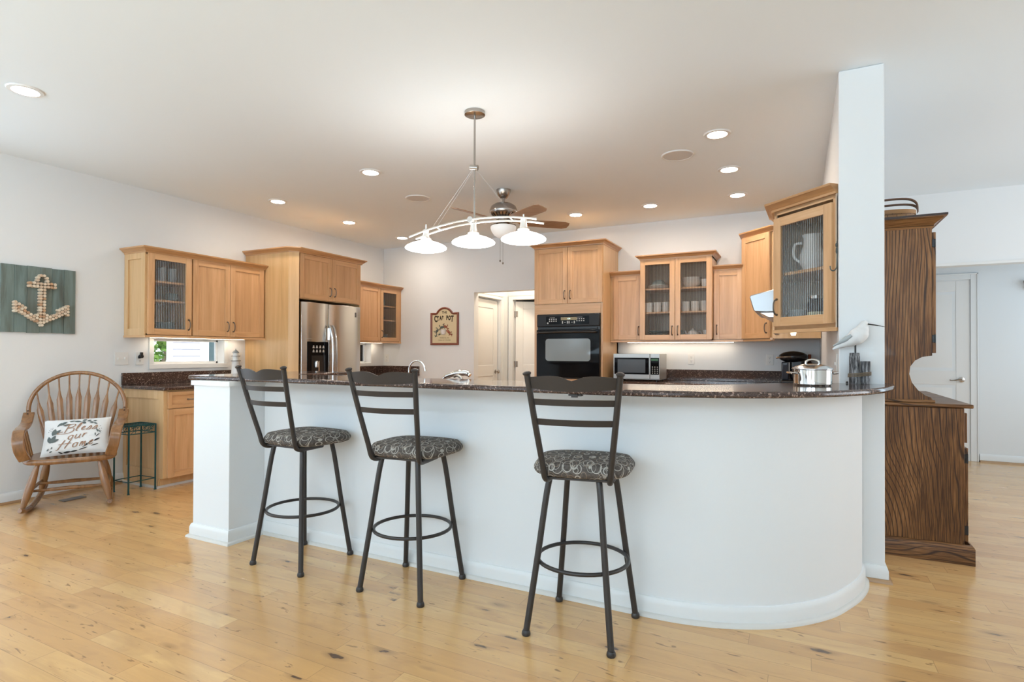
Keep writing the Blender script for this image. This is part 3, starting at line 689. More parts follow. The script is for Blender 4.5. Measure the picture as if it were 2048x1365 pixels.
MB().tube(cat_rom([(-2.70, 6.012, 1.430), (-2.69, 5.975, 1.430), (-2.64, 5.965, 1.432), (-2.35, 5.960, 1.435), (-2.06, 5.965, 1.432), (-2.01, 5.975, 1.430), (-2.0, 6.012, 1.430)], 5), .012, 10).obj('handle', mat('black_enamel', (.02, .017, .015), .12, 0), dr)

# back wall uppers
t = thing('wall_cabinet', 'narrow maple wall cabinet directly right of the oven tower', 'cabinet', (-1.94, 6.65, 1.345))
carcass(t, [(-1.938, 6.65), (-1.938, 6.35), (-1.578, 6.35), (-1.578, 6.65)], 1.345, 2.082)
door(t, (-1.900, 6.35, 1.350), (1, 0, 0), .318, .728, hx=.290, hz=.10)
MB().sweep(CROWN, [(-1.938, 6.33), (-1.578, 6.33)], z=2.078).obj('crown', crown_m, t)
t = thing('wall_cabinet', 'maple china cabinet with two reeded glass doors in middle of back wall', 'cabinet', (-1.2, 6.65, 1.345))
carcass(t, None, 1.340, 2.232, (-1.575, 6.27, -.812, 6.65, '-y'), shelves=(1.655, 1.915))
door(t, (-1.573, 6.27, 1.345), (1, 0, 0), .377, .884, glass=True, hx=.350, hz=.10)
door(t, (-1.191, 6.27, 1.345), (1, 0, 0), .377, .884, glass=True, hx=.027, hz=.10)
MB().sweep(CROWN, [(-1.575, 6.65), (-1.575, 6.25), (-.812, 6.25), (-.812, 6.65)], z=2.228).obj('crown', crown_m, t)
t = thing('wall_cabinet', 'narrow maple wall cabinet between the china cabinet and corner cabinet', 'cabinet', (-.66, 6.65, 1.345))
carcass(t, [(-.81, 6.65), (-.81, 6.35), (-.512, 6.35), (-.512, 6.65)], 1.345, 2.082)
door(t, (-.803, 6.35, 1.350), (1, 0, 0), .285, .728, hx=.028, hz=.10)
MB().sweep(CROWN, [(-.81, 6.33), (-.512, 6.33)], z=2.078).obj('crown', crown_m, t)
t = thing('corner_cabinet', 'tall maple diagonal corner cabinet behind the range hood', 'cabinet', (-.1, 6.4, 1.345))
carcass(t, [(-.51, 6.65), (-.51, 6.345), (-.225, 6.06), (.19, 6.06), (.19, 6.65)], 1.345, 2.398)
door(t, (-.515, 6.335, 1.350), (1, -1, 0), .385, 1.042, hx=.352, hz=.10)
MB().sweep(CROWN, [(-.51, 6.65), (-.51, 6.325), (-.225, 6.04), (.19, 6.04)], z=2.392).obj('crown', crown_m, t)
single('light_rail', MB().sweep(RAIL, [(-1.938, 6.335), (-.512, 6.335), (-.225, 6.045), (-.225, 5.6)], z=1.322), maple_h, 'thin maple light rail under the back wall cabinets', 'molding', (-1.2, 6.33, 1.322))

# end cabinet with the angled glass door, right wall
t = thing('wall_cabinet', 'maple cabinet with angled reeded glass door beside the white column', 'cabinet', (.19, 3.9, 1.345))
S = .018
poly = [(.19, 3.60), (-.135, 3.925), (-.135, 4.30), (.19, 4.30)]
b = MB(); b.prism(poly, 1.345, 1.363); b.prism(poly, 2.075, 2.093); b.box(.184, 3.60, 1.345, .19, 4.30, 2.093, 1); b.box(-.135, 4.282, 1.345, .19, 4.30, 2.093, 1); b.box(-.135, 3.925, 1.345, -.117, 4.30, 2.093)
b.obj('carcass', [maple_side, maple_in], t, smooth=False)
b = MB(); b.prism([(.186, 3.625), (-.117, 3.93), (-.117, 4.282), (.186, 4.282)], 1.683, 1.701); b.obj('shelf', maple_h, t, smooth=False)
U_ = Vector((1, -1, 0)).normalized()
b = MB().frame((-.135, 3.925, 1.345), U_, Z, U_.cross(Z)); b.box(0, 0, -.002, .018, .748, .0); b.box(.436, 0, -.002, .458, .748, 0); b.box(0, 0, -.002, .458, .03, 0, 1); b.box(0, .72, -.002, .458, .748, 0, 1); b.obj('face_frame', [maple, maple_h], t)
door(t, Vector((-.135, 3.925, 1.368))+U_*.012, U_, .430, .675, glass=True, hx=.030, hz=.12)
MB().sweep(CROWN, [(-.135, 4.30), (-.147, 3.918), (.186, 3.585)], z=2.088).obj('crown', crown_m, t)
MB().sweep(RAIL, [(-.135, 4.30), (-.138, 3.922), (.190, 3.594)], z=1.326).obj('light_rail', maple_h, t)
# microscopic puck lights below
for (x_, y_, ex) in ((-.03, 3.98, 'nearer the column'), (-.03, 4.16, 'nearer the hood')):
    single('puck_light', MB().lathe([(.001, 1.318), (.012, 1.318), (.02, 1.3448), (.001, 1.3448)], (x_, y_, 0), 14), emit('puck', WARM, 6), 'small round puck light under the angled cabinet, %s' % ex, 'light', (x_, y_, 1.316), group='puck lights')

# slim lamps under the wall cabinets light the backsplash
ucl = emit('under_cabinet_lens', (1, .84, .66), 10)
for nm, bx_, lab in (('a', (-5.47, 3.2, 1.332, -5.40, 4.2, 1.3445), 'slim lit strip lamp under the cabinets left of the refrigerator'),
                     ('b', (-5.47, 5.8, 1.332, -5.40, 6.5, 1.3445), 'slim lit strip lamp under the far left corner cabinet'),
                     ('c', (-1.80, 6.52, 1.322, -.62, 6.58, 1.3345), 'slim lit strip lamp under the back wall cabinets')):
    t = thing('under_cabinet_light', lab, 'light', (bx_[0], bx_[1], bx_[2]), group='under cabinet lamps')
    MB().box(*bx_).obj('housing', white, t, smooth=False); MB().box(bx_[0]+.01, bx_[1]+.01, bx_[2]-.003, bx_[3]-.01, bx_[4]-.01, bx_[2]).obj('lens', ucl, t, smooth=False)
# range hood
t = thing('range_hood', 'stainless range hood projecting from the right kitchen wall', 'range hood', (.19, 4.7, 1.5))
prof = [(-.310, 1.600), (-.300, 1.612), (-.05, 1.672), (.19, 1.70), (.19, 1.49), (-.20, 1.488), (-.272, 1.494), (-.284, 1.503)]
b = MB().frame((0, 4.33, 0), (1, 0, 0), (0, 0, 1), (0, -1, 0)); b.prism(prof, -.76, 0); b.obj('canopy', mat('satin_hood', (.40, .41, .42), .32, .8), t, bevel=.006)
b = MB().frame((0, 4.36, 0), (1, 0, 0), (0, 0, 1), (0, -1, 0)); b.prism([(-.25, 1.49), (.15, 1.49), (.15, 1.452), (-.185, 1.452)], -.70, 0); b.obj('underside', steel, t, bevel=.003)

# countertops: back + right run
base_cab('maple base cabinet row under the microwave along the back wall', -1.936, 6.03, -.43, 6.65, '-y', [(-1.93, -1.45), (-1.44, -.95), (-.94, -.45)])
base_cab('maple base cabinet row under the cooktop along the right wall', -.43, 3.62, .19, 6.65, '-x', [(3.64, 4.2), (4.21, 4.7), (4.71, 5.2), (5.21, 5.9)])
single('countertop', MB().prism([(-1.936, 6.652), (-1.936, 5.985), (-.47, 5.985), (-.47, 3.60), (.19, 3.60), (.19, 6.652)], .859, .889), gran, 'L-shaped brown granite countertop carrying the microwave and cooktop', 'countertop', (-1.9, 6.65, .859), bevel=.006)
single('backsplash', MB().box(-1.936, 6.632, .8895, .19, 6.652, 1.012).box(.17, 3.62, .8895, .19, 6.632, 1.012), gran, 'brown granite backsplash behind the microwave and coffee maker', 'backsplash', (-1.9, 6.65, .8895), bevel=.003)
base_cab('maple base cabinet row hidden on the kitchen side of the bar', -3.15, 2.725, -.60, 3.32, '+y', [(-3.1, -2.6), (-2.59, -2.1), (-2.09, -1.6), (-1.59, -1.1), (-1.09, -.65)])
single('countertop', MB().box(-3.155, 2.725, .859, -.60, 3.345, .889), gran, 'brown granite sink counter on the kitchen side of the bar', 'countertop', (-3.15, 2.75, .859), bevel=.006)

# bar top
f_e = [(-3.66, 2.44), (-3.655, 2.40), (-3.62, 2.382), (-3.3, 2.390), (-2.77, 2.392), (-1.8, 2.396), (-1.22, 2.392), (-.95, 2.388), (-.72, 2.398), (-.55, 2.414), (-.464, 2.430), (-.37, 2.452), (-.272, 2.484), (-.18, 2.526), (-.087, 2.580), (.0, 2.65), (.10, 2.748), (.20, 2.868), (.27, 2.975), (.325, 3.09), (.37, 3.20), (.415, 3.36), (.445, 3.50), (.456, 3.60)]
tip = [(.45, 3.66), (.43, 3.70), (.408, 3.71), (.407, 3.537), (.193, 3.537), (.17, 3.53)]
r_e = [(.0, 3.46), (-.12, 3.36), (-.22, 3.22), (-.32, 3.08), (-.45, 2.97), (-.62, 2.91), (-.85, 2.885), (-3.12, 2.885), (-3.19, 2.91), (-3.215, 2.96), (-3.22, 3.44), (-3.25, 3.49), (-3.31, 3.51), (-3.62, 3.51), (-3.66, 3.48), (-3.68, 3.42)]
single('bar_countertop', MB().prism(f_e+tip+r_e, 1.0122, 1.040), gran, 'long brown granite bar top curving round to the white column', 'countertop', (-1.6, 2.6, 1.012), bevel=.010, seg=3)
single('bag_hook', MB().box(-.93, 2.40, 1.004, -.87, 2.43, 1.0118).box(-.915, 2.396, .998, -.885, 2.402, 1.0118), bronze, 'small dark metal hook fixed under the bar top edge', 'hook', (-.9, 2.42, 1.0))

# ------------------------------------------------------------------ ceiling fittings
ORD = ['first', 'second', 'third', 'fourth', 'fifth', 'sixth', 'seventh', 'eighth', 'ninth', 'tenth']
proto = None
for i, (x, y, r_, lab) in enumerate((
        (-4.066, 1.661, .086, 'recessed ceiling light nearest the camera, alone at upper left'),
        (-3.26, 3.745, .078, 'recessed ceiling light standing alone between left wall row and pendant'),
        (-4.743, 4.054, .078, 'recessed ceiling light above the solid-door cabinets left of the refrigerator'),
        (-4.75, 5.085, .078, 'recessed ceiling light in front of the refrigerator top'),
        (-4.747, 6.089, .078, 'recessed ceiling light in the far left corner of the kitchen ceiling'),
        (-.507, 4.17, .078, 'recessed ceiling light nearest the camera of the row toward the right wall'),
        (-.515, 5.013, .078, 'middle recessed ceiling light of the row toward the right wall'),
        (-.527, 5.864, .078, 'recessed ceiling light at the far right corner above the corner cabinet'),
        (-1.378, 5.892, .078, 'recessed ceiling light in front of the china cabinet'),
        (-2.209, 5.912, .078, 'recessed ceiling light in front of the oven tower'))):
    if proto is None:
        t = thing('recessed_light', lab, 'ceiling light', (x, y, CZ), group='recessed ceiling lights'); proto = t
        b = MB(); b.X = WM[t.name]; b.lathe([(.062, -.0005), (.066, -.010), (.086, -.008), (.092, -.0005)], n=32); b.obj('trim_ring', white, t)
        b = MB(); b.X = WM[t.name]; b.lathe([(.001, -.004), (.064, -.004), (.064, -.001), (.001, -.001)], n=32); b.obj('lens', can_m, t)
        t['label'] = lab
    else:
        t = dup(proto, (x, y, CZ), label=lab)
sp = None
for x, y, lab in ((-.838, 4.487, 'round white ceiling speaker in front of the range hood side'), (-3.389, 4.595, 'round white ceiling speaker to the left of the ceiling fan')):
    if sp is None:
        t = sp = thing('ceiling_speaker', lab, 'speaker', (x, y, CZ), group='ceiling speakers')
        b = MB(); b.X = WM[t.name]; b.lathe([(.108, -.0005), (.110, -.008), (.120, -.008), (.125, -.0005)], n=40); b.obj('rim', white, t)
        b = MB(); b.X = WM[t.name]; b.lathe([(.001, -.006), (.109, -.006), (.109, -.001), (.001, -.001)], n=40); b.obj('grille', mat('speaker_grille', (.66, .655, .64), .8), t)
    else: dup(sp, (x, y, CZ), label=lab)

# pendant with three shades over the bar
px, py = -1.847, 3.104
t = thing('pendant_light', 'brushed nickel pendant with curved twin rails and three lit glass shades', 'pendant light', (px, py, CZ))
MB().lathe([(.001, 2.715), (.058, 2.715), (.066, 2.719), (.066, 2.7395), (.001, 2.7395)], (px, py, 0), 32).obj('canopy', nickel, t)
MB().cyl((px, py, 2.716), (px, py, 2.03), .0065, n=10).obj('stem', nickel, t)
MB().cyl((px-.028, py-.006, 2.386), (px+.022, py+.004, 2.379), .017, n=14).obj('cable_clamp', nickel, t)
railz = lambda x: 2.046-.255*(x+1.815)**2-.004*(x+1.85)
rail_m = mat('satin_nickel_rail', (.74, .73, .71), .28, .8)
for k, (yo, zo, xa, xb) in enumerate(((-.022, .002, -2.345, -1.40), (.022, -.012, -2.32, -1.372))):
    MB().tube([(x, py+yo, railz(x)+zo) for x in [xa+(xb-xa)*i/24 for i in range(25)]], .0062, 8).obj('rail', rail_m, t)
MB().cyl((px-.015, py-.034, 2.046), (px-.015, py+.034, 2.040), .020, n=16).obj('hub', rail_m, t)
for xs in (-2.12, -1.58):
    MB().cyl((xs, py-.03, railz(xs)), (xs, py+.03, railz(xs)-.012), .004, n=8).obj('cross_pin', rail_m, t)
for xs in (-2.16, -1.56):
    for yo in (-.02, .02): MB().cyl((px, py+yo*.3, 2.384), (xs, py+yo, railz(xs)+.005), .0006, n=5).obj('cable', nickel, t)
for xs, zs, pin in ((-2.222, 1.958, 2.055), (-1.853, 1.962, 0), (-1.498, 1.952, 2.045)):
    hd = MB(); hd.lathe([(.001, zs-.012), (.036, zs-.010), (.038, zs), (.024, zs+.012), (.019, zs+.045), (.019, zs+.062), (.001, zs+.064)], (xs, py, 0), 20)
    if pin: hd.cyl((xs, py, zs+.06), (xs, py, pin), .0055, n=8)
    h_ = hd.obj('socket', rail_m, t)
    sh = MB(); zb = zs-.012
    sh.lathe([(.030, zb), (.060, zb-.008), (.100, zb-.022), (.128, zb-.036), (.138, zb-.046), (.137, zb-.054), (.120, zb-.062), (.085, zb-.070), (.04, zb-.074), (.001, zb-.075)], (xs, py, 0), 36)
    sh.obj('glass_shade', shade_m, t)

# ceiling fan, at rest
hx, hy = -2.489, 4.719
t = thing('ceiling_fan', 'brushed nickel ceiling fan with five brown blades behind the pendant', 'ceiling fan', (hx, hy, CZ))
MB().lathe([(.001, 2.655), (.026, 2.655), (.035, 2.662), (.058, 2.69), (.068, 2.725), (.069, 2.7395), (.001, 2.7395)], (hx, hy, 0), 32).obj('canopy', nickel, t)
MB().cyl((hx, hy, 2.66), (hx, hy, 2.60), .013, n=12).obj('downrod', nickel, t)
mo = MB().lathe([(.001, 2.612), (.05, 2.612), (.085, 2.603), (.115, 2.582), (.130, 2.550), (.131, 2.525), (.120, 2.505), (.088, 2.475), (.080, 2.470), (.001, 2.470)], (hx, hy, 0), 40).obj('motor_housing', nickel, t)
b = MB()
for k in range(22):
    a = 2*math.pi*k/22; c_, s_ = math.cos(a), math.sin(a)
    b.add([(hx+c_*r_-s_*w_, hy+s_*r_+c_*w_, z_) for r_, z_, w_ in ((.1215, 2.503, .006), (.1215, 2.503, -.006), (.0895, 2.474, -.003), (.0895, 2.474, .003))], [(0, 1, 2, 3)])
b.obj('vents', black, mo, smooth=False)['kind'] = 'stuff'
MB().lathe([(.001, 2.472), (.05, 2.472), (.052, 2.455), (.075, 2.448), (.078, 2.436), (.04, 2.42), (.04, 2.405), (.118, 2.402), (.122, 2.392), (.001, 2.392)], (hx, hy, 0), 32).obj('switch_housing', nickel, t)
MB().lathe([(.120, 2.392), (.122, 2.375), (.112, 2.345), (.088, 2.310), (.055, 2.288), (.02, 2.279), (.001, 2.278)], (hx, hy, 0), 36).obj('glass_bowl', bowl_m, t)
MB().lathe([(.018, 2.280), (.024, 2.270), (.014, 2.262), (.010, 2.252), (.001, 2.250)], (hx, hy, 0), 16).obj('finial', nickel, t)
for dx, dz in ((-.018, 2.075), (.012, 2.05)):
    MB().cyl((hx+dx, hy-.03, 2.30), (hx+dx, hy-.03, dz), .0012, n=5).lathe([(.001, 0), (.006, -.004), (.008, -.012), (.004, -.022), (.001, -.023)], (hx+dx, hy-.03, dz), 10).obj('pull_chain', handle_m, t)
for k in range(5):
    a = R(-31+72*k); u = Vector((math.cos(a), math.sin(a), 0)); v = Vector((-u.y, u.x, 0)); tilt = R(14)
    vv = v*math.cos(tilt)-Z*math.sin(tilt); nn = u.cross(vv)
    b = MB().frame((hx, hy, 2.438), u, vv, nn)
    prof_ = [(.17, -.048), (.22, -.058), (.45, -.068), (.60, -.068), (.645, -.045), (.652, 0), (.645, .045), (.60, .068), (.45, .068), (.22, .058), (.17, .048)]
    b.prism(prof_, -.003, .003); bl = b.obj('blade', fan_wood, t, bevel=.001)
    b = MB().frame((hx, hy, 2.438), u, vv, nn)
    b.prism([(.05, -.012), (.12, -.010), (.17, -.034), (.23, -.038), (.245, 0), (.23, .038), (.17, .034), (.12, .010), (.05, .012)], .003, .008); b.obj('blade_iron', nickel, bl, bevel=.001)

# ------------------------------------------------------------------ bar stools
def make_stool():
    t = thing('bar_stool', None, 'bar stool', (0, 0, 0), group='bar stools')
    # swivel part modelled upright facing +y (towards the bar)
    n = 34
    def seat(u, v):
        a = 2*math.pi*u; c_, s_ = math.cos(a), math.sin(a)
        e = 2/3.6; X_ = math.copysign(abs(c_)**e, c_); Y_ = math.copysign(abs(s_)**e, s_)
        k = min(1, v*1.0)
        # v: 0 centre top -> .62 rim -> 1 centre underside
        if v < .55: rr_ = v/.55*.93; z = .752-.020*rr_**2.2-.012*max(0, rr_-.75)
        elif v < .8: q = (v-.55)/.25; rr_ = .93+.07*math.sin(q*math.pi); z = .727-.049*q
        else: rr_ = .93*(1-v)/.2; z = .678
        wx = .216+.014*Y_*rr_; wy = .198
        return (X_*rr_*wx, Y_*rr_*wy+.024, z)
    b = MB(); b.grid(seat, 48, 26); b.obj('seat', fab, t)
    b = MB(); b.lathe([(.001, .655), (.075, .655), (.075, .670), (.001, .670)], n=24); b.box(-.15, -.15, .668, .15, .15, .6778); b.obj('swivel_plate', bronze, t, bevel=.002)
    def post(sx):
        pts = cat_rom([(sx*.120, .03, .664), (sx*.127, -.09, .663), (sx*.132, -.142, .666), (sx*.1365, -.170, .686), (sx*.143, -.188, .75), (sx*.163, -.237, .92), (sx*.184, -.288, 1.114)], 6)
        p = MB().tube(pts, .0128, 12, m=0).obj('back_post', bronze, t)
        e = pts[-1]; d = (pts[-1]-pts[-2]).normalized()
        q = MB(); q.X = Matrix.Translation(e) @ d.to_track_quat('Z', 'Y').to_matrix().to_4x4()
        q.lathe([(.001, -.004), (.014, -.004), (.0175, .001), (.0175, .005), (.012, .009), (.001, .011)], n=18); q.obj('post_cap', bronze, p)
    post(-1); post(1)
    def yz(z): # back plane leaning away
        k = (z-.75)/.365; return -.188-.100*k
    def halfw(z): return .143+.041*(z-.75)/.365
    def slat(zc, hh, nm, crest=False):
        b = MB(); n = 24; vs = []; fs = []; th = .003
        for i in range(n+1):
            u = -1+2*i/n; x = u*(halfw(zc)-.004); bow = -.030*(1-u*u)
            if crest:
                lo = zc-hh/2+.003-.011*(1-u*u); au = abs(u)
                hi = zc+hh/2+.004*math.exp(-((au-.5)/.3)**2)-.016*math.exp(-(au/.17)**1.6)-.003*au**4
            else: lo = zc-hh/2; hi = zc+hh/2
            for z, o in ((lo, -th), (hi, -th), (hi, th), (lo, th)): vs.append((x, yz(z)+bow+o, z))
        for i in range(n):
            for j in range(4): fs.append((i*4+j, (i+1)*4+j, (i+1)*4+(j+1) % 4, i*4+(j+1) % 4))
        fs += [(0, 1, 2, 3), (n*4+3, n*4+2, n*4+1, n*4)]
        b.add(vs, fs); b.obj(nm, bronze, t)
    slat(1.080, .050, 'crest_rail', True); slat(1.002, .026, 'slat'); slat(.920, .026, 'slat')
    for sx_ in (-1, 1):
        for sy_ in (-1, 1):
            f = Vector((sx_*.186, sy_*.186, .012)); top = Vector((sx_*.112, sy_*.112, .655)); k = Vector((sx_*.085, sy_*.085, .672))
            l_ = MB().tube(cat_rom([f, f*.5+top*.5, top, k], 5), .0135, 12).obj('leg', bronze, t)
            MB().lathe([(.001, 0), (.0165, 0), (.019, .006), (.0175, .016), (.0145, .022), (.001, .022)], (f.x, f.y, 0), 16).obj('glide', bronze, l_)
    MB().tube([(.197*math.cos(a), .197*math.sin(a), .300) for a in [2*math.pi*i/44 for i in range(44)]], .0088, 10, closed=True).obj('foot_ring', bronze, t)
    return t
st = make_stool()
def swivel(root, deg):
    """turn the seat and back on the legs"""
    for ch in [q for q in bpy.data.objects if q.parent == root]:
        if ch.name.split('.')[0] in ('seat', 'swivel_plate', 'back_post', 'crest_rail', 'slat'): ch.rotation_euler.z = R(deg)
st.location = (-.846, 2.362, 0)
st['label'] = 'dark metal bar stool nearest the curved end of the bar, third from left'
s2 = dup(st, (-1.776, 2.376, 0), 0, 'dark metal bar stool in the middle of the three at the bar')
s1 = dup(st, (-2.556, 2.375, 0), 0, 'dark metal bar stool nearest the square white pillar, first from left')
swivel(st, 11.5); swivel(s2, 5.2); swivel(s1, -2.4)

# ------------------------------------------------------------------ rocking chair (local x to its left in the photo's right, y backwards)
ang = math.atan2(.842, .54)
t = thing('rocking_chair', 'oak hoop-back rocking chair with curved arms in front of the left wall', 'rocking chair', (-4.849, 2.255, 0), ang)
L = dict(local=True)
def rockz(y): return .022+.62*(y-.20)**2
for s_ in (-1, 1):
    pts = [(s_*(.262-.078*y), y, rockz(y)) for y in [-.02+.63*i/20 for i in range(21)]]
    MB().tube(pts, [.014]+[.021]*19+[.015], 10).obj('rocker', oak_chair, t, **L)
sz = .375
def seatf(u, v):
    a = 2*math.pi*u; c_, q = math.cos(a), math.sin(a); e = 2/3.4
    X_ = math.copysign(abs(c_)**e, c_); Y_ = math.copysign(abs(q)**e, q)
    if v < .5: r_ = v/.5*.96; z = sz+.020-.014*(1-r_**2)
    elif v < .8: k = (v-.5)/.3; r_ = .96+.04*math.sin(k*math.pi); z = sz+.020-.04*k
    else: r_ = .96*(1-v)/.2; z = sz-.020
    return (X_*r_*(.285-.02*(Y_*r_)), .285+Y_*r_*.245, z)
MB().grid(seatf, 44, 20).obj('seat', oak_chair, t, **L)
def leg(p0, p1): 
    p0, p1 = Vector(p0), Vector(p1); n = 12
    MB().tube([p0.lerp(p1, i/n) for i in range(n+1)], [.014+.014*math.sin(math.pi*min(1, (i/n)*1.05))**1.0 for i in range(n+1)], 12).obj('leg', oak_chair, t, **L)
for s_ in (-1, 1):
    leg((s_*.262, .045, rockz(.045)+.008), (s_*.185, .105, sz-.016)); leg((s_*.226, .47, rockz(.47)+.008), (s_*.175, .43, sz-.016))
    MB().tube([(s_*.240, .07, .155), (s_*.232, .28, .16), (s_*.212, .455, .18)], [.009, .014, .009], 9).obj('stretcher', oak_chair, t, **L)
MB().tube([(-.235, .16, .150), (0, .16, .152), (.235, .16, .150)], [.009, .015, .009], 9).obj('stretcher', oak_chair, t, **L)
MB().tube([(-.218, .36, .165), (0, .36, .167), (.218, .36, .165)], [.009, .015, .009], 9).obj('stretcher', oak_chair, t, **L)
# hoop back
def backp(x, z): return (x, .475+.105*(z-.40)/.6, z)
hoop = []
for i in range(41):
    a = math.pi*(-.10+1.20*i/40); hoop.append((-.318*math.cos(a)*(1.0 if abs(math.cos(a)) < .9 else 1.0), 0, .735+.285*math.sin(a)))
hoop = [backp(x, z) for x, _, z in hoop]
MB().tube(hoop, .0155, 10).obj('hoop', oak_chair, t, **L)
for i in range(9):
    u = (i-4)/4; xt = .275*u; zt = .735+.285*math.sqrt(max(0, 1-(xt/.318)**2)); xb = .175*u
    n = 16; vs = []; b = MB(); z0 = sz+.01
    for k in range(n+1):
        q = k/n; x = xb+(xt-xb)*q; z = z0+(zt-z0)*q; y = backp(x, z)[1]-.03*math.sin(math.pi*q)*.5
        f1 = min(1, max(0, (.80-q)/.12)); f1 = f1*f1*(3-2*f1); wdt = .0065+f1*(.0140-.009*max(0, 1-q/.30))
        for a in range(8): c_ = 2*math.pi*a/8; vs.append((x+wdt*math.cos(c_), y+.007*math.sin(c_), z))
    fs = [(k*8+j, k*8+(j+1) % 8, (k+1)*8+(j+1) % 8, (k+1)*8+j) for k in range(n) for j in range(8)]+[tuple(range(8)), tuple(range(n*8, n*8+8))]
    b.add(vs, fs).obj('spindle', oak_chair, t, **L)
# arms: flat bent wood that drops to the seat front
for s_ in (-1, 1):
    ctr = cat_rom([(s_*.312, .52, .705), (s_*.308, .42, .640), (s_*.302, .30, .620), (s_*.300, .19, .612), (s_*.297, .10, .594), (s_*.290, .045, .545), (s_*.278, .045, .470), (s_*.255, .085, .395)], 6)
    b = MB(); vs = []; n = len(ctr)
    for i, p in enumerate(ctr):
        d = (ctr[min(n-1, i+1)]-ctr[max(0, i-1)]).normalized(); sd = Vector((1, 0, 0)); sd = (sd-d*sd.dot(d)).normalized(); nn = d.cross(sd).normalized()
        hw = .036; th = .0115
        for a, c_ in ((-hw, -th), (hw, -th), (hw, th), (-hw, th)): vs.append(p+sd*a+nn*c_)
    fs = [(i*4+j, i*4+(j+1) % 4, (i+1)*4+(j+1) % 4, (i+1)*4+j) for i in range(n-1) for j in range(4)]+[(0, 1, 2, 3), (n*4-1, n*4-2, n*4-3, n*4-4)]
    ar = b.add(vs, fs).obj('arm', oak_chair, t, bevel=.006, **L)
    for yy_ in (.20, .27, .34): MB().cyl((s_*.262, yy_+.02, sz+.01), (s_*.300, yy_, .606), .008, n=8).obj('arm_spindle', oak_chair, t, **L)
    b = MB()
    for zz in (.700, .725): b.cyl((s_*.316, .500, zz), (s_*.316, .488, zz), .006, n=8)
    b.obj('peg', mat('dark_peg', (.05, .02, .01), .6), ar, **L)

# cushion with printed words, leaning in the chair
cush = thing('cushion', 'white cushion printed Bless our Home with leaf wreath in the rocking chair', 'cushion', (-4.849, 2.255, 0), ang)
cw, ch = .212, .155
cb = Vector((.030, .150, .402)); lean = R(33); V_ = Vector((0.0, math.sin(lean), math.cos(lean))); U_ = Vector((1, 0, 0.02)).normalized(); Nn = U_.cross(V_)
def csurf(u, v, side=1, off=0):
    """u,v in -1..1"""
    pin = 1-.07*(1-abs(u)**2)*0-.05*math.cos(u*math.pi/2)*abs(v)**6; pin2 = 1-.045*math.cos(v*math.pi/2)*abs(u)**6
    d = .052*(max(0, 1-u**4)*max(0, 1-v**4))**.6+.004*math.sin(5*u+3*v)*(1-u*u)*(1-v*v)
    p = cb+V_*ch*(1.0)+U_*cw*u*pin2+V_*ch*v*pin+Nn*(side*d+off)
    return p
cotton = mat('white_cotton', (.78, .78, .77), .9)
b = MB(); b.grid(lambda a, c: csurf(2*a-1, 2*c-1, 1), 30, 22); b.grid(lambda a, c: csurf(2*a-1, 2*c-1, -1), 30, 22)
b.obj('cover', cotton, cush, **L)
def ribbon(b, pts, wdt, n=5):
    pp = cat_rom([(x, y, 0) for x, y in pts], n)
    vs = []
    for i, p in enumerate(pp):
        d = (pp[min(len(pp)-1, i+1)]-pp[max(0, i-1)]).normalized(); q = Vector((-d.y, d.x, 0)); ww = wdt*(.7+.6*abs(d.y))
        for s_ in (-1, 1):
            z = p+q*ww*s_; vs.append(csurf(z.x/cw, z.y/ch, 1, .004))
    b.add(vs, [(2*i, 2*i+1, 2*i+3, 2*i+2) for i in range(len(pp)-1)])
GL = {  # handwriting strokes, unit box, baseline 0, x-height .5
 'B': [[(.30, 1.0), (.15, 0)], [(.0, .85), (.3, 1.03), (.75, 1.0), (.7, .75), (.3, .55), (.75, .5), (.75, .12), (.3, -.1), (-.25, -.12), (-.35, .02), (0, .15)]],
 'l': [[(.0, .1), (.25, .9), (.2, 1.05), (.08, .7), (.05, .1), (.2, .02)]],
 'e': [[(.0, .12), (.22, .38), (.16, .50), (.02, .3), (.1, .02), (.32, .15)]],
 's': [[(.0, .1), (.2, .5), (.26, .3), (.2, .05), (.0, .0), (-.08, .1)], ],
 'o': [[(.2, .5), (.02, .35), (.05, .02), (.25, .05), (.32, .35), (.2, .5), (.4, .42)]],
 'u': [[(.05, .5), (.0, .12), (.12, .0), (.3, .2), (.36, .5)], [(.36, .5), (.32, .1), (.42, .02)]],
 'r': [[(.08, .5), (.02, .0)], [(.04, .2), (.18, .48), (.32, .47)]],
 'H': [[(.3, 1.0), (.05, 0), (-.12, -.12)], [(.75, 1.05), (.5, .0)], [(-.05, .45), (.4, .55), (.85, .62)]],
 'm': [[(.05, .5), (.0, .0)], [(.02, .2), (.16, .5), (.2, .0)], [(.2, .2), (.34, .5), (.38, .05), (.46, .0)]]}
b = MB()
for word, x0, y0, s_, slope in (('Bless', -.085, .012, .066, .10), ('our', -.050, -.045, .066, .10), ('Home', -.105, -.118, .068, .10)):
    x = x0
    for ch_ in word:
        for st_ in GL[ch_]: ribbon(b, [(x+(px_*1.2+.25*py_)*s_, y0+(x-x0)*slope+py_*s_) for px_, py_ in st_], .0027)
        x += {'B': .95, 'l': .42, 'e': .46, 's': .44, 'o': .52, 'u': .54, 'r': .4, 'H': 1.02, 'm': .66}[ch_]*s_*1.25
b.obj('lettering', copper, cush, smooth=False, **L)
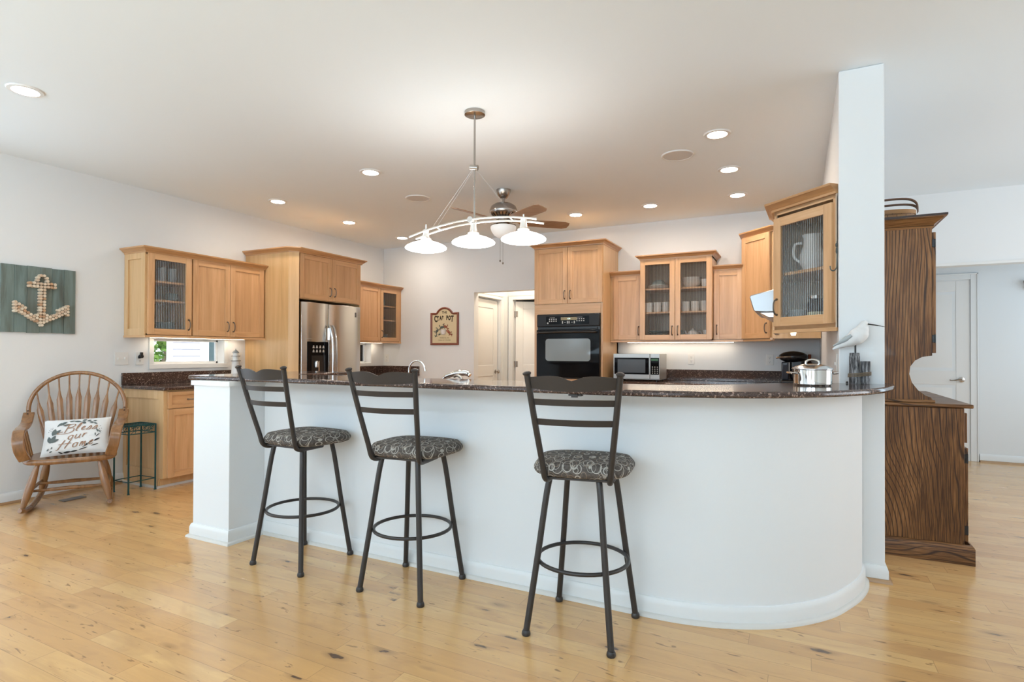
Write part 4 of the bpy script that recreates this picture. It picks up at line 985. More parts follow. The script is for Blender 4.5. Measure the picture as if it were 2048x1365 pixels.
def leaf(b, x, y, a, l_, w_):
    y = y*1.22+(.006 if y > .04 else 0); x *= 1.04
    n = 8; vs = []
    for i in range(n+1):
        q = i/n; hw = w_*math.sin(math.pi*q)**.8
        for s_ in (-1, 1):
            lx, ly = l_*q, hw*s_; X_ = x+lx*math.cos(a)-ly*math.sin(a); Y_ = y+lx*math.sin(a)+ly*math.cos(a); vs.append(csurf(max(-.98, min(.98, X_/cw)), max(-.98, min(.98, Y_/ch)), 1, .0035))
    b.add(vs, [(2*i, 2*i+1, 2*i+3, 2*i+2) for i in range(n)])
b = MB(); b2 = MB()
for x, y, a, l_, w_ in ((-.150, -.055, 1.1, .07, .014), (-.152, -.052, 1.75, .055, .013), (-.152, -.05, .35, .06, .012), (-.140, -.005, 1.3, .060, .014), (-.135, .0, .75, .06, .011), (-.118, .052, .9, .045, .006),
        (-.105, .060, .55, .055, .010), (-.085, .055, .15, .055, .008), (-.05, .083, .15, .04, .006), (-.02, .085, -.15, .05, .008), (.03, .088, .35, .032, .010), (.03, .078, -.6, .030, .011), (.06, .083, .25, .028, .008), (.075, .075, -.35, .03, .008),
        (.095, .08, .2, .028, .006), (.10, .068, -.5, .03, .006), (.12, .03, -1.2, .035, .005), (.13, .02, -.9, .035, .004), (.115, .0, -1.5, .03, .004), (-.165, -.10, .9, .02, .005), (-.15, -.11, .3, .02, .005), (-.14, -.092, 1.2, .018, .004)): leaf(b, x, y, a, l_, w_)
for x, y, a, l_, w_ in ((.04, -.095, .5, .05, .004), (.06, -.085, .9, .022, .004), (.075, -.075, .7, .025, .004), (.09, -.068, .9, .03, .005), (.02, -.11, .3, .06, .004), (-.03, -.118, .15, .05, .005), (-.07, -.12, .1, .05, .006), (.11, -.06, .6, .045, .006), (.095, -.09, .3, .05, .004), (.12, -.03, .9, .04, .003), (-.1, -.112, -.5, .04, .004)): leaf(b2, x, y, a, l_, w_)
for x, y in ((-.168, .045), (-.160, .058), (-.172, .03), (-.150, .050), (-.158, .035), (-.148, .062), (.150, .055), (.158, .035), (.145, .03), (.155, .015)):
    b2.add([csurf((x+.0028*math.cos(k))/cw, (y+.0028*math.sin(k))/ch, 1, .004) for k in [i*math.pi/3 for i in range(6)]], [tuple(range(6))])
b.obj('leaf_print', leafm, cush, smooth=False, **L); b2.obj('dark_leaf_print', ink, cush, smooth=False, **L)

# ------------------------------------------------------------------ teal iron plant stand
x0, x1, y0, y1 = -5.196, -4.986, 2.765, 2.985; zt = .572
t = thing('plant_stand', 'teal wrought iron plant stand between rocking chair and panelled base cabinet', 'plant stand', ((x0+x1)/2, (y0+y1)/2, 0))
for x in (x0, x1):
    for y in (y0, y1):
        l_ = MB().box(x-.005, y-.005, .004, x+.005, y+.005, zt).obj('leg', teal, t); MB().lathe([(.001, 0), (.011, 0), (.010, .006), (.001, .008)], (x, y, 0), 12).obj('foot', teal, l_)
for z, r_, nm in ((.10, .004, 'lower_frame'), (.500, .004, 'apron_rail'), (zt-.003, .006, 'top_frame')):
    MB().tube([(x0, y0, z), (x1, y0, z), (x1, y1, z), (x0, y1, z)], r_, 6, closed=True).obj(nm, teal, t)
def scroll(P0, U, nm):
    U = Vector(U); b = MB()
    for k in range(2):
        o = Vector(P0)+U*(.053+.104*k)
        for s_ in (-1, 1):
            pts = [o+U*s_*(.046-.0075*a)*math.cos(a*.95+.6)*.8+Z*((.030-.0045*a)*math.sin(a*.95+.6)) for a in [i*.35 for i in range(14)]]
            b.tube(pts, .0022, 5)
        b.tube([o-Z*.03-U*.0, o+Z*.03], .0022, 5); b.tube([o-Z*.03-U*.035, o+Z*.0, o+Z*.03+U*.035], .0022, 5)
    b.obj(nm, teal, t)
zc_ = .535
scroll((x0, y0, zc_), (1, 0, 0), 'scrollwork'); scroll((x1, y0, zc_), (0, 1, 0), 'scrollwork'); scroll((x0, y1, zc_), (1, 0, 0), 'scrollwork'); scroll((x0, y0, zc_), (0, 1, 0), 'scrollwork')
b = MB()
for i in range(1, 10): b.box(x0, y0+(y1-y0)*i/10-.0035, zt-.006, x1, y0+(y1-y0)*i/10+.0035, zt-.003)
for i in range(1, 6): b.box(x0+(x1-x0)*i/6-.003, y0, zt-.006, x0+(x1-x0)*i/6+.003, y1, zt-.0035)
b.obj('top_lattice', teal, t, smooth=False)

# floor register
b = MB(); b.box(-5.28, 2.40, .0005, -5.20, 2.56, .006)
single('floor_vent', b, mat('vent_metal', (.25, .24, .22), .4, .7), 'small metal floor register behind the rocking chair', 'vent', (-5.22, 2.58, 0))

# ------------------------------------------------------------------ anchor picture on the left wall
t = thing('wall_art', 'teal plank board with an anchor made of corks on the left wall', 'wall art', (WX, 2.36, 1.61))
tw = mat('teal_stained_wood', (.10, .14, .135), .75); nt = tw.node_tree
g = noise(nt, scaled(nt, geo(nt), (10, 10, 1.0)), 2.2, 5, .6, .5); pz = Nd(nt, 'ShaderNodeSeparateXYZ', {'Vector': geo(nt)})
bi = Nd(nt, 'ShaderNodeTexWhiteNoise', {'W': mth(nt, 'FLOOR', mth(nt, 'DIVIDE', mth(nt, 'SUBTRACT', pz.outputs[1], 2.107), .0847))}, noise_dimensions='1D').outputs['Value']
cl = ramp(nt, g, [(.32, (.10, .115, .10)), (.5, (.145, .20, .19)), (.66, (.20, .27, .255))])
nt.links.new(mix(nt, mth(nt, 'MULTIPLY', bi, .35), cl, (.22, .24, .20)), P(tw).inputs['Base Color'])
for i in range(6):
    ya = 2.107+.0847*i
    MB().box(WX+.002, ya+.0008, 1.348+random.uniform(-.002, .002), WX+.019, ya+.0839, 1.882+random.uniform(-.002, .002)).obj('plank', tw, t, bevel=.001, seg=1)
rr_ = .0115
corks =  [(2.3368, 1.7937), (2.3333, 1.7711), (2.3533, 1.8113), (2.3758, 1.8118), (2.3948, 1.7939), (2.3988, 1.7706), (2.2823, 1.7454), (2.3077, 1.7482), (2.3316, 1.7443), (2.3546, 1.7455), (2.3801, 1.7442), (2.4028, 1.7467), (2.4256, 1.7492), (2.4507, 1.7474), (2.2824, 1.7221), (2.3061, 1.7216), (2.33, 1.7219), (2.3548, 1.7201), (2.3803, 1.7205), (2.403, 1.722), (2.4259, 1.7221), (2.4517, 1.7221), (2.355, 1.6956), (2.3545, 1.671), (2.3547, 1.6465), (2.3538, 1.6242), (2.354, 1.5997), (2.3534, 1.5751), (2.3536, 1.5507), (2.3531, 1.5284), (2.3521, 1.5038), (2.3786, 1.6957), (2.3788, 1.6711), (2.3783, 1.6473), (2.3785, 1.6241), (2.3775, 1.5994), (2.3777, 1.5748), (2.3768, 1.551), (2.3762, 1.5277), (2.3757, 1.5031), (2.3512, 1.4793), (2.3736, 1.4784), (2.3507, 1.4561), (2.3731, 1.4546), (2.3509, 1.4303), (2.3733, 1.4314), (2.3622, 1.4086), (2.1876, 1.5852), (2.1878, 1.5636), (2.188, 1.5387), (2.1882, 1.515), (2.2105, 1.5706), (2.209, 1.5445), (2.2074, 1.5206), (2.2307, 1.557), (2.2281, 1.5329), (2.2255, 1.5075), (2.2497, 1.5431), (2.2481, 1.519), (2.2458, 1.4962), (2.2698, 1.5052), (2.2657, 1.4808), (2.2872, 1.4918), (2.2845, 1.4675), (2.307, 1.478), (2.305, 1.4545), (2.33, 1.4891), (2.3284, 1.4655), (2.3267, 1.4415), (2.3962, 1.4909), (2.3948, 1.4661), (2.3939, 1.4423), (2.4175, 1.4787), (2.4154, 1.4547), (2.4393, 1.489), (2.4376, 1.464), (2.4605, 1.497), (2.4587, 1.4742), (2.4818, 1.512), (2.4812, 1.4883), (2.4796, 1.537), (2.5031, 1.55), (2.5025, 1.5257), (2.5015, 1.5009), (2.5247, 1.5631), (2.5237, 1.5377), (2.5231, 1.5124), (2.5438, 1.5751), (2.544, 1.5515), (2.5442, 1.5266), (2.5444, 1.5021)]
cmats = [mat('cork_%s' % n, c, .85) for n, c in (('pale', (.66, .50, .36)), ('cream', (.74, .62, .48)), ('tan', (.52, .32, .19)))]
cp_ = [None]*3
for i, (y, z) in enumerate(corks):
    k = random.choice((0, 0, 1, 1, 2)); ln_ = .040+random.uniform(-.003, .003)
    if cp_[k] is None:
        b = MB().lathe([(.001, 0), (rr_, 0), (rr_, .038), (rr_*.9, .0405), (.001, .0405)], n=12, axis='x'); o = b.obj('cork', cmats[k], t, local=True); cp_[k] = o
    else: o = cp_[k].copy(); C.objects.link(o); o.parent = t
    o.location = (.019, y-2.36, z-1.61)

# ------------------------------------------------------------------ sign on the back wall
t = thing('wall_sign', 'arched wooden sign reading The Crab Pot on the back wall', 'sign', (-4.434, WY, 1.56))
X0, X1, Z0, Z1 = -4.668, -4.200, 1.300, 1.757; cxs = (X0+X1)/2
def archp(i):
    x0_, x1_, z0_, z1_ = X0+i, X1-i, Z0+i, Z1-i; pts = [(x0_, z0_), (x1_, z0_), (x1_, z1_)]
    rA = .155-i*.9; cz_ = 1.680
    pts += [(cxs+.170-i*.8, z1_)]
    for k in range(13):
        a = R(28+124*k/12); pts.append((cxs+rA*math.cos(a), cz_+ (rA)*math.sin(a)))
    pts += [(cxs-.170+i*.8, z1_), (x0_, z1_)]; return pts
fr = MB().frame((0, WY, 0), (1, 0, 0), Z, (0, -1, 0))
o_, i_ = archp(0), archp(.030); n = len(o_)
vs = [(x, z, 0) for x, z in o_]+[(x, z, .020) for x, z in o_]+[(x, z, .026) for x, z in [((a[0]+b_[0])/2, (a[1]+b_[1])/2) for a, b_ in zip(o_, i_)]]+[(x, z, .016) for x, z in i_]+[(x, z, .004) for x, z in i_]
fs = [(r_*n+j, r_*n+(j+1) % n, (r_+1)*n+(j+1) % n, (r_+1)*n+j) for r_ in range(4) for j in range(n)]
fr.add(vs, fs).obj('frame', mat('red_brown_frame', (.23, .065, .035), .35), t)
MB().frame((0, WY, 0), (1, 0, 0), Z, (0, -1, 0)).prism(archp(.020), .002, .012).obj('panel', mat('cream_panel', (.70, .60, .38), .6), t)
sy = WY-.0125
brown = mat('sign_lettering', (.045, .030, .016), .6)
text('lettering', 'THE', .046, fr_m((cxs, sy, 1.745), (1, 0, 0), Z), brown, t, sx=1.0, bold=.001)
for i, (c_, x, dz, s_) in enumerate((('C', -.142, -.040, .118), ('R', -.100, -.022, .088), ('A', -.062, -.016, .078), ('B', -.024, -.014, .076), ('P', .042, -.014, .078), ('O', .082, -.018, .080), ('T', .126, -.040, .112))):
    text('lettering', c_, s_, fr_m((cxs+x, sy, 1.672+dz), (1, 0, 0), Z), brown, t, sx=.62, shear=-.15 if x < 0 else .1, bold=.0055)
text('small_lettering', 'WHERE ALL THE', .024, fr_m((cxs, sy, 1.395), (1, 0, 0), Z), mat('sign_small_lettering', (.30, .24, .13), .7), t, sx=.9)
text('small_lettering', 'CRABS GET STEAMED', .024, fr_m((cxs, sy, 1.362), (1, 0, 0), Z), bpy.data.materials['sign_small_lettering'], t, sx=.9)
pm = MB().frame((cxs-.015, WY-.012, 1.50), (1, 0, 0), Z, (0, -1, 0)); pm.lathe([(.001, -.052), (.030, -.050), (.043, -.02), (.042, .015), (.048, .022), (.001, .024)], n=20, axis='y'); pm.X = pm.X
po = pm.obj('pot_relief', ceramic, t)
def crab(x, z, s_, m, rot=0):
    b = MB().frame((cxs+x, WY-.012, z), Vector((math.cos(rot), 0, math.sin(rot))), Vector((-math.sin(rot), 0, math.cos(rot))), (0, -1, 0))
    b.grid(lambda u, v: (s_*1.0*math.sin(math.pi*v)*math.cos(2*math.pi*u), s_*.62*math.sin(math.pi*v)*math.sin(2*math.pi*u), s_*.5*math.cos(math.pi*v)), 12, 8)
    for sg in (-1, 1):
        b.tube([(sg*s_*.7, s_*.3, 0), (sg*s_*1.3, s_*.7, s_*.3), (sg*s_*1.0, s_*1.25, s_*.3)], [s_*.12, s_*.14, s_*.26], 7)
        for k in range(3): b.tube([(sg*s_*.7, -s_*.1*k, 0), (sg*s_*1.2, -s_*.15-s_*.3*k, s_*.1), (sg*s_*1.45, -s_*.6-s_*.3*k, 0)], s_*.07, 5)
    b.obj('crab_relief', m, t)
cg = mat('crab_grey', (.10, .12, .11), .6); crd = mat('crab_red', (.33, .09, .05), .6)
crab(-.040, 1.552, .030, cg, .2); crab(.018, 1.560, .028, crd, -.3); crab(-.125, 1.50, .028, cg, .9); crab(.070, 1.485, .030, crd, -.8); crab(-.082, 1.452, .014, cg, .5); crab(-.142, 1.430, .015, cg, .3); crab(.112, 1.448, .016, crd, -.5)

# ------------------------------------------------------------------ plates and outlets
def plate(kind, label, P0, U, w_, group=None, gang=1, plug=False):
    """P0 lower left on the wall seen from the room, U along it"""
    U = Vector(U); N_ = U.cross(Z); P0 = Vector(P0); t = thing(kind, label, 'switch' if 'switch' in kind else 'outlet', tuple(P0), group=group)
    MB().frame(P0, U, Z, N_).box(0, 0, 0.0004, w_, .116, .006).obj('cover_plate', plastic, t, bevel=.002)
    for g_ in range(gang):
        cx_ = w_*(g_+.5)/gang
        if 'switch' in kind: MB().frame(P0, U, Z, N_).box(cx_-.005, .048, .006, cx_+.005, .068, .014).obj('toggle', plastic, t, bevel=.002)
        else:
            for zc in (.036, .080):
                MB().frame(P0, U, Z, N_).lathe([(.001, .006), (.017, .006), (.016, .0085), (.001, .0085)], (cx_, zc, 0), 16).obj('socket', plastic, t)
                b = MB().frame(P0, U, Z, N_); b.box(cx_-.008, zc-.002, .0085, cx_-.006, zc+.008, .009).box(cx_+.006, zc-.002, .0085, cx_+.008, zc+.008, .009).lathe([(.001, .0085), (.003, .0085), (.003, .009), (.001, .009)], (cx_, zc-.009, 0), 8)
                b.obj('slots', black, t, smooth=False)
    return t
plate('light_switch', 'white double light switch plate on the left wall above the rocking chair', (WX, 2.938, 1.074), (0, 1, 0), .115, gang=2)
plate('wall_outlet', 'white outlet holding a black plug, left of the long kitchen window', (WX, 3.120, 1.072), (0, 1, 0), .071)
b = MB().frame((WX, 3.120, 1.072), (0, 1, 0), Z, Vector((0, 1, 0)).cross(Z)); b.lathe([(.001, .0088), (.018, .0088), (.018, .040), (.012, .045), (.001, .045)], (.036, .080, 0), 14); b.box(.030, .078, .012, .052, .118, .034); b.box(.014, .060, .012, .032, .082, .03)
single('plug_adapter', b, black, 'small black plug adapter in the outlet beside the window', 'plug', (WX+.02, 3.156, 1.15), bevel=.003)
plate('wall_outlet', 'white outlet on the left wall behind the lighthouse figurine', (WX, 4.175, 1.072), (0, 1, 0), .071)
plate('wall_outlet', 'white outlet on the back wall in the far left corner', (-5.497, WY, 1.050), (1, 0, 0), .071)
plate('wall_outlet', 'white outlet on the back wall right of the microwave', (-1.124, WY, 1.073), (1, 0, 0), .071)
plate('wall_outlet', 'white outlet on the back wall left of the coffee maker', (-.310, WY, 1.073), (1, 0, 0), .071)
plate('light_switch', 'white light switch seen edge-on beside the column under the angled cabinet', (.195, 3.72, 1.085), (0, -1, 0), .071)

# ------------------------------------------------------------------ countertop things
# microwave
t = thing('microwave', 'silver countertop microwave with black window on the back counter', 'microwave', (-1.60, 6.37, .889))
mx0, mx1, my0, mz0, mz1 = -1.862, -1.345, 6.20, .905, 1.192
MB().box(mx0, my0+.012, mz0, mx1, 6.56, mz1).obj('body', mat('microwave_side', (.50, .49, .46), .35, .6), t, bevel=.004)
for x in (mx0+.04, mx1-.04): 
    for y in (6.24, 6.52): MB().cyl((x, y, .8895), (x, y, .905), .012, n=10).obj('foot', black, t)
msv = mat('microwave_silver', (.40, .39, .37), .32, .85)
dr = MB().box(mx0, my0, mz0+.008, -1.452, my0+.012, mz1).obj('door', msv, t, bevel=.003)
MB().box(mx0+.012, my0-.003, mz0+.058, -1.462, my0-.0005, mz1-.045).obj('window', gloss, dr, bevel=.002)
MB().box(mx0+.05, my0-.0045, mz0+.075, -1.50, my0-.003, mz1-.062).obj('window_mesh', mat('microwave_mesh', (.06, .065, .07), .25), dr)
cpn = MB().box(-1.449, my0, mz0+.008, mx1, my0+.012, mz1).obj('control_panel', msv, t, bevel=.003)
MB().box(-1.443, my0-.003, mz0+.058, mx1+.003-.01, my0-.0005, mz1-.045).obj('keypad', gloss, cpn)
for i in range(3):
    for j in range(4): MB().lathe([(.001, 0), (.006, 0), (.006, .001), (.001, .001)], (-1.422+i*.026, my0-.0042, mz0+.075+j*.022), 8, axis='y').obj('button', grey_btn, cpn)
MB().box(-1.437, my0-.0045, mz1-.078, -1.362, my0-.003, mz1-.055).obj('display', mat('green_display', (.03, .12, .04), .3), cpn)
# coffee maker
kx, ky = -.078, 6.36
t = thing('coffee_maker', 'black single-serve coffee maker on the back counter near the corner', 'coffee maker', (kx, ky, .889))
MB().box(kx-.085, ky-.10, .8895, kx+.10, ky+.14, .935).obj('base', black, t, bevel=.02, seg=4)
MB().box(kx-.0, ky-.06, .935, kx+.132, ky+.14, 1.19).obj('body', black, t, bevel=.03, seg=4)
MB().box(kx-.075, ky-.09, .936, kx-.01, ky+.0, 1.115).obj('water_tank', mat('smoked_tank', (.05, .055, .07), .05), t, bevel=.012, seg=3)
b = MB(); b.grid(lambda u, v: (kx+.03+.135*math.sin(math.pi*v)*math.cos(2*math.pi*u), ky+.0+.135*math.sin(math.pi*v)*math.sin(2*math.pi*u), 1.165+.060*math.cos(math.pi*v)), 24, 14)
b.obj('brew_head', mat('gloss_black', (.012, .012, .013), .08), t)
MB().tube(cat_rom([(kx-.12, ky-.09, 1.155), (kx-.06, ky-.125, 1.162), (kx+.03, ky-.12, 1.165), (kx+.08, ky-.08, 1.165)], 5), .009, 8).obj('handle', steel_b, t)
# bottle
t = thing('bottle', 'dark brown glass bottle with orange neck label behind the coffee maker', 'bottle', (.10, 6.46, .889))
MB().lathe([(.001, .8895), (.036, .8895), (.037, .90), (.037, 1.06), (.030, 1.09), (.014, 1.12), (.013, 1.16), (.001, 1.16)], (.10, 6.46, 0), 20).obj('glass_body', mat('brown_bottle', (.035, .008, .004), .08), t)
MB().lathe([(.0135, 1.13), (.0145, 1.13), (.0150, 1.19), (.001, 1.192)], (.10, 6.46, 0), 16).obj('neck_foil', mat('copper_foil', (.28, .06, .02), .3, .4), t)
# pot on the bar
ptx, pty, ptz = .062, 3.215, 1.0405
t = thing('cooking_pot', 'polished stainless pot with glass lid on the bar top', 'pot', (ptx, pty, ptz))
psteel = mat('polished_steel', (.72, .70, .67), .05, 1)
MB().lathe([(.001, ptz), (.080, ptz), (.087, ptz+.008), (.088, ptz+.078), (.091, ptz+.081), (.001, ptz+.081)], (ptx, pty, 0), 44).obj('body', psteel, t)
ld = MB().lathe([(.093, ptz+.0812), (.093, ptz+.085), (.075, ptz+.096), (.04, ptz+.106), (.001, ptz+.109)], (ptx, pty, 0), 44).obj('lid', steel_b, t)
MB().tube(cat_rom([(ptx-.030, pty, ptz+.104), (ptx-.026, pty, ptz+.122), (ptx, pty, ptz+.130), (ptx+.026, pty, ptz+.122), (ptx+.030, pty, ptz+.104)], 4), .0045, 8).obj('lid_handle', chrome, ld)
for a in (R(25), R(205)):
    c_, s_ = math.cos(a), math.sin(a)
    pts = cat_rom([(ptx+c_*.087-s_*.030, pty+s_*.087+c_*.030, ptz+.060), (ptx+c_*.112-s_*.026, pty+s_*.112+c_*.026, ptz+.063), (ptx+c_*.117, pty+s_*.117, ptz+.064), (ptx+c_*.112+s_*.026, pty+s_*.112-c_*.026, ptz+.063), (ptx+c_*.087+s_*.030, pty+s_*.087-c_*.030, ptz+.060)], 4)
    MB().tube(pts, .005, 8).obj('handle', chrome, t)
# shorebird on two pilings
t = thing('shorebird_figurine', 'white carved shorebird on rod above two roped grey pilings on bar', 'figurine', (.285, 3.485, 1.0405))
dw = mat('weathered_piling', (.12, .12, .12), .9); nt = dw.node_tree
nt.links.new(ramp(nt, noise(nt, scaled(nt, geo(nt), (60, 60, 9)), 1.5, 4, .7, .6), [(.36, (.018, .018, .020)), (.5, (.115, .115, .12)), (.64, (.42, .42, .43))]), P(dw).inputs['Base Color'])
by = 3.485
p1 = MB().lathe([(.001, 1.0405), (.0245, 1.0405), (.0255, 1.06), (.0245, 1.12), (.025, 1.185), (.0235, 1.187), (.023, 1.204), (.001, 1.205)], (.264, by, 0), 18).obj('piling', dw, t)
MB().lathe([(.001, 1.0405), (.0215, 1.0405), (.022, 1.08), (.0225, 1.16), (.001, 1.161)], (.313, by+.002, 0), 18).obj('piling', dw, t)
for dz in (0, .007, .014):
    MB().tube([(.287+.0515*math.cos(a), by+.0275*math.sin(a)*1.0, 1.083+dz+.006*math.cos(a)) for a in [2*math.pi*i/36 for i in range(36)]], .003, 6, closed=True).obj('rope', mat('jute_%d' % int(dz*1000), (.20, .15, .10), .9), t)
MB().cyl((.268, by, 1.203), (.268, by, 1.248), .0042, n=8).obj('rod', black, t)
sp_ = cat_rom([(.163, by, 1.222), (.185, by, 1.236), (.215, by, 1.252), (.245, by, 1.270), (.272, by, 1.288), (.290, by, 1.308), (.300, by, 1.330), (.306, by, 1.347), (.313, by, 1.358), (.324, by, 1.357)], 5)
rs_ = []
kr_ = [.005, .011, .020, .034, .043, .042, .031, .0235, .0185, .009]
for i in range(len(sp_)):
    q = i/(len(sp_)-1)*9; k = min(8, int(q)); f_ = q-k; f_ = f_*f_*(3-2*f_); rs_.append(kr_[k]*(1-f_)+kr_[k+1]*f_)
MB().tube(sp_, rs_, 20).obj('body', bird_w, t, sub=1)
MB().tube([(.168, by-.004, 1.243), (.195, by-.012, 1.258), (.225, by-.022, 1.278), (.250, by-.028, 1.296)], [.003, .008, .014, .010], 10).obj('wing', bird_g, t)
MB().tube([(.168, by+.006, 1.240), (.195, by+.013, 1.256), (.225, by+.022, 1.276), (.250, by+.028, 1.294)], [.003, .008, .014, .010], 10).obj('wing', bird_g, t)
MB().tube([(.322, by, 1.356), (.36, by, 1.349), (.398, by, 1.340)], [.0040, .0028, .0012], 8).obj('beak', black, t)
for s_ in (-1, 1): MB().lathe([(.001, 0), (.0022, .0), (.0022, .0015), (.001, .002)], (.312, by+s_*.0162, 1.362), 8, axis='y').obj('eye', black, t)
single('black_pebble', MB().lathe([(.001, 1.0405), (.005, 1.041), (.006, 1.046), (.004, 1.051), (.001, 1.052)], (.232, 3.52, 0), 10), black, 'tiny black bead on the bar beside the pilings', 'bead', (.232, 3.52, 1.0405))
# faucets on the sink side
t = thing('gooseneck_tap', 'slim chrome gooseneck water tap behind the bar', 'faucet', (-2.43, 3.2, .889))
MB().lathe([(.001, .8895), (.024, .8895), (.022, .90), (.012, .91), (.001, .91)], (-2.43, 3.2, 0), 18).obj('base', chrome, t)
pts = [(-2.43, 3.2, .905), (-2.43, 3.2, 1.0), (-2.43, 3.2, 1.072)]+[(-2.362-.068*math.cos(R(a)), 3.2, 1.072+.068*math.sin(R(a))) for a in range(12, 169, 12)]+[(-2.295, 3.2, 1.080)]
MB().tube(pts, .0062, 10).obj('spout', chrome, t); MB().cyl((-2.295, 3.2, 1.088), (-2.292, 3.2, 1.070), .0085, n=12).obj('aerator', chrome, t)
t = thing('kitchen_faucet', 'chunky chrome pull-out kitchen faucet just behind the bar edge', 'faucet', (-1.94, 3.08, .889))
MB().lathe([(.001, .8895), (.030, .8895), (.028, .90), (.024, .93), (.023, 1.03), (.001, 1.03)], (-1.95, 3.08, 0), 20).obj('base', chrome, t)
MB().tube(cat_rom([(-2.075, 3.08, 1.022), (-2.03, 3.08, 1.045), (-1.98, 3.08, 1.060), (-1.93, 3.08, 1.068), (-1.885, 3.08, 1.068), (-1.862, 3.08, 1.052)], 5), [.004]+[.010]*3+[.016]*6+[.020]*8+[.019]*5+[.014]*3, 14).obj('spout', chrome, t)
MB().tube(cat_rom([(-1.965, 3.06, 1.045), (-1.93, 3.04, 1.052), (-1.90, 3.035, 1.040), (-1.89, 3.035, 1.02)], 4), .009, 10).obj('lever', nickel, t)
# cooktop
t = thing('cooktop', 'low black cooktop with steel grates on the right counter', 'cooktop', (-.15, 4.75, .889))
MB().box(-.43, 4.37, .8895, .10, 5.14, .898).obj('surface', gloss, t, bevel=.003)
for yc in (4.56, 4.95):
    for xc in (-.30, -.04):
        g_ = MB().tube([(xc+.09*math.cos(a), yc+.09*math.sin(a), .940) for a in [2*math.pi*i/28 for i in range(28)]], .005, 7, closed=True)
        for a in (0, 90, 180, 270): g_.tube([(xc+.12*math.cos(R(a)), yc+.12*math.sin(R(a)), .8985), (xc+.115*math.cos(R(a)), yc+.115*math.sin(R(a)), .940), (xc+.03*math.cos(R(a)), yc+.03*math.sin(R(a)), .942)], .0045, 6)
        g_.obj('grate', handle_m, t); MB().lathe([(.001, .8985), (.035, .8985), (.032, .915), (.001, .918)], (xc, yc, 0), 16).obj('burner', black, t)
# lighthouse figurine
lx, ly = -5.325, 4.02
t = thing('lighthouse_figurine', 'small white lighthouse figurine with grey roof beside the refrigerator surround', 'figurine', (lx, ly, .889))
MB().lathe([(.001, .8895), (.055, .8895), (.050, .90), (.042, .99), (.036, 1.09), (.040, 1.10), (.001, 1.10)], (lx, ly, 0), 24).obj('tower', ceramic, t)
for z, r_ in ((1.100, .050), (1.150, .046)):
    MB().lathe([(.001, z), (r_, z), (r_, z+.005), (.001, z+.005)], (lx, ly, 0), 24).obj('gallery', handle_m, t)
MB().lathe([(.001, 1.105), (.030, 1.105), (.028, 1.15), (.026, 1.185), (.001, 1.185)], (lx, ly, 0), 24).obj('lantern', ceramic, t)
MB().lathe([(.034, 1.184), (.034, 1.190), (.020, 1.208), (.008, 1.216), (.003, 1.225), (.001, 1.235)], (lx, ly, 0), 24).obj('roof', mat('lighthouse_roof', (.30, .34, .36), .5), t)

# ------------------------------------------------------------------ hutch beyond the column
hy0, hy1 = 4.05, 5.35
t = thing('hutch', 'dark oak hutch with scalloped sides against the back of the column wall', 'hutch', (.65, 4.05, 0))
b = MB(); b.box(.412, hy0, .09, .845, hy1, .888); b.obj('base_case', oak, t, bevel=.002)
b = MB(); pl_ = [(0, 0), (.018, 0), (.018, .095), (.010, .108), (0, .112)]; b.sweep(pl_, [(.412, hy0), (.872, hy0), (.872, hy1)]); b.box(.412, hy0+.001, .001, .872, hy1, .09); b.obj('plinth', oak_h, t)
MB().box(.410, hy0-.018, .890, .885, hy1+.01, .912).obj('worktop', oak_h, t, bevel=.006, seg=3)
# scalloped side boards
side = [(.412, .913), (.700, .913), (.700, .930), (.692, .945), (.665, .955), (.630, .985), (.600, 1.030), (.587, 1.080), (.592, 1.125), (.615, 1.160), (.650, 1.182), (.698, 1.190), (.698, 1.960), (.412, 1.960)]
for y_ in (hy0+.012, hy1-.03):
    MB().frame((0, y_, 0), (1, 0, 0), Z, (0, -1, 0)).prism(side, -.02, 0).obj('side_board', oak, t, bevel=.001)
MB().box(.412, hy0+.012, .913, .424, hy1-.03, 1.96).box(.424, hy0+.032, 1.19, .698, hy1-.05, 1.205).box(.424, hy0+.032, 1.945, .698, hy1-.05, 1.96).obj('back_board', oak, t)
MB().box(.412, hy0+.004, .9125, .712, hy0+.034, .930).obj('side_foot', oak_h, t, bevel=.004)
MB().sweep([(-.012, 0), (.004, 0), (.008, .018), (.022, .030), (.040, .042), (.046, .050), (.060, .052), (.060, .068), (-.012, .068)], [(.412, hy0+.012), (.700, hy0+.012), (.700, hy1-.03)], z=1.942).obj('crown', oak_h, t)
MB().box(.410, hy0-.050, 2.000, .764, hy1+.0, 2.012).obj('top_board', mat('espresso_stain', (.035, .016, .010), .35), t)
for k in range(3):
    ya = hy0+.02+k*.425
    d_ = MB().box(.699, ya, 1.205, .718, ya+.415, 1.915).obj('upper_door', oak, t, bevel=.002)
    for z in (1.29, 1.85): MB().box(.699, ya-.008, z-.022, .712, ya+.0, z+.022).cyl((.712, ya-.004, z-.024), (.712, ya-.004, z+.024), .005, n=8).obj('hinge', black, d_)
    d_ = MB().box(.846, ya, .125, .866, ya+.415, .66).obj('lower_door', oak, t, bevel=.002)
    for z in (.19, .60): MB().box(.846, ya-.008, z-.025, .862, ya+.0, z+.025).cyl((.861, ya-.004, z-.026), (.861, ya-.004, z+.026), .005, n=8).obj('hinge', black, d_)
    d_ = MB().box(.846, ya, .69, .862, ya+.415, .86).obj('drawer', oak, t, bevel=.002)
    MB().tube(cat_rom([(.862, ya+.16, .775), (.885, ya+.17, .765), (.885, ya+.25, .765), (.862, ya+.26, .775)], 4), .005, 7).obj('pull', handle_m, d_)
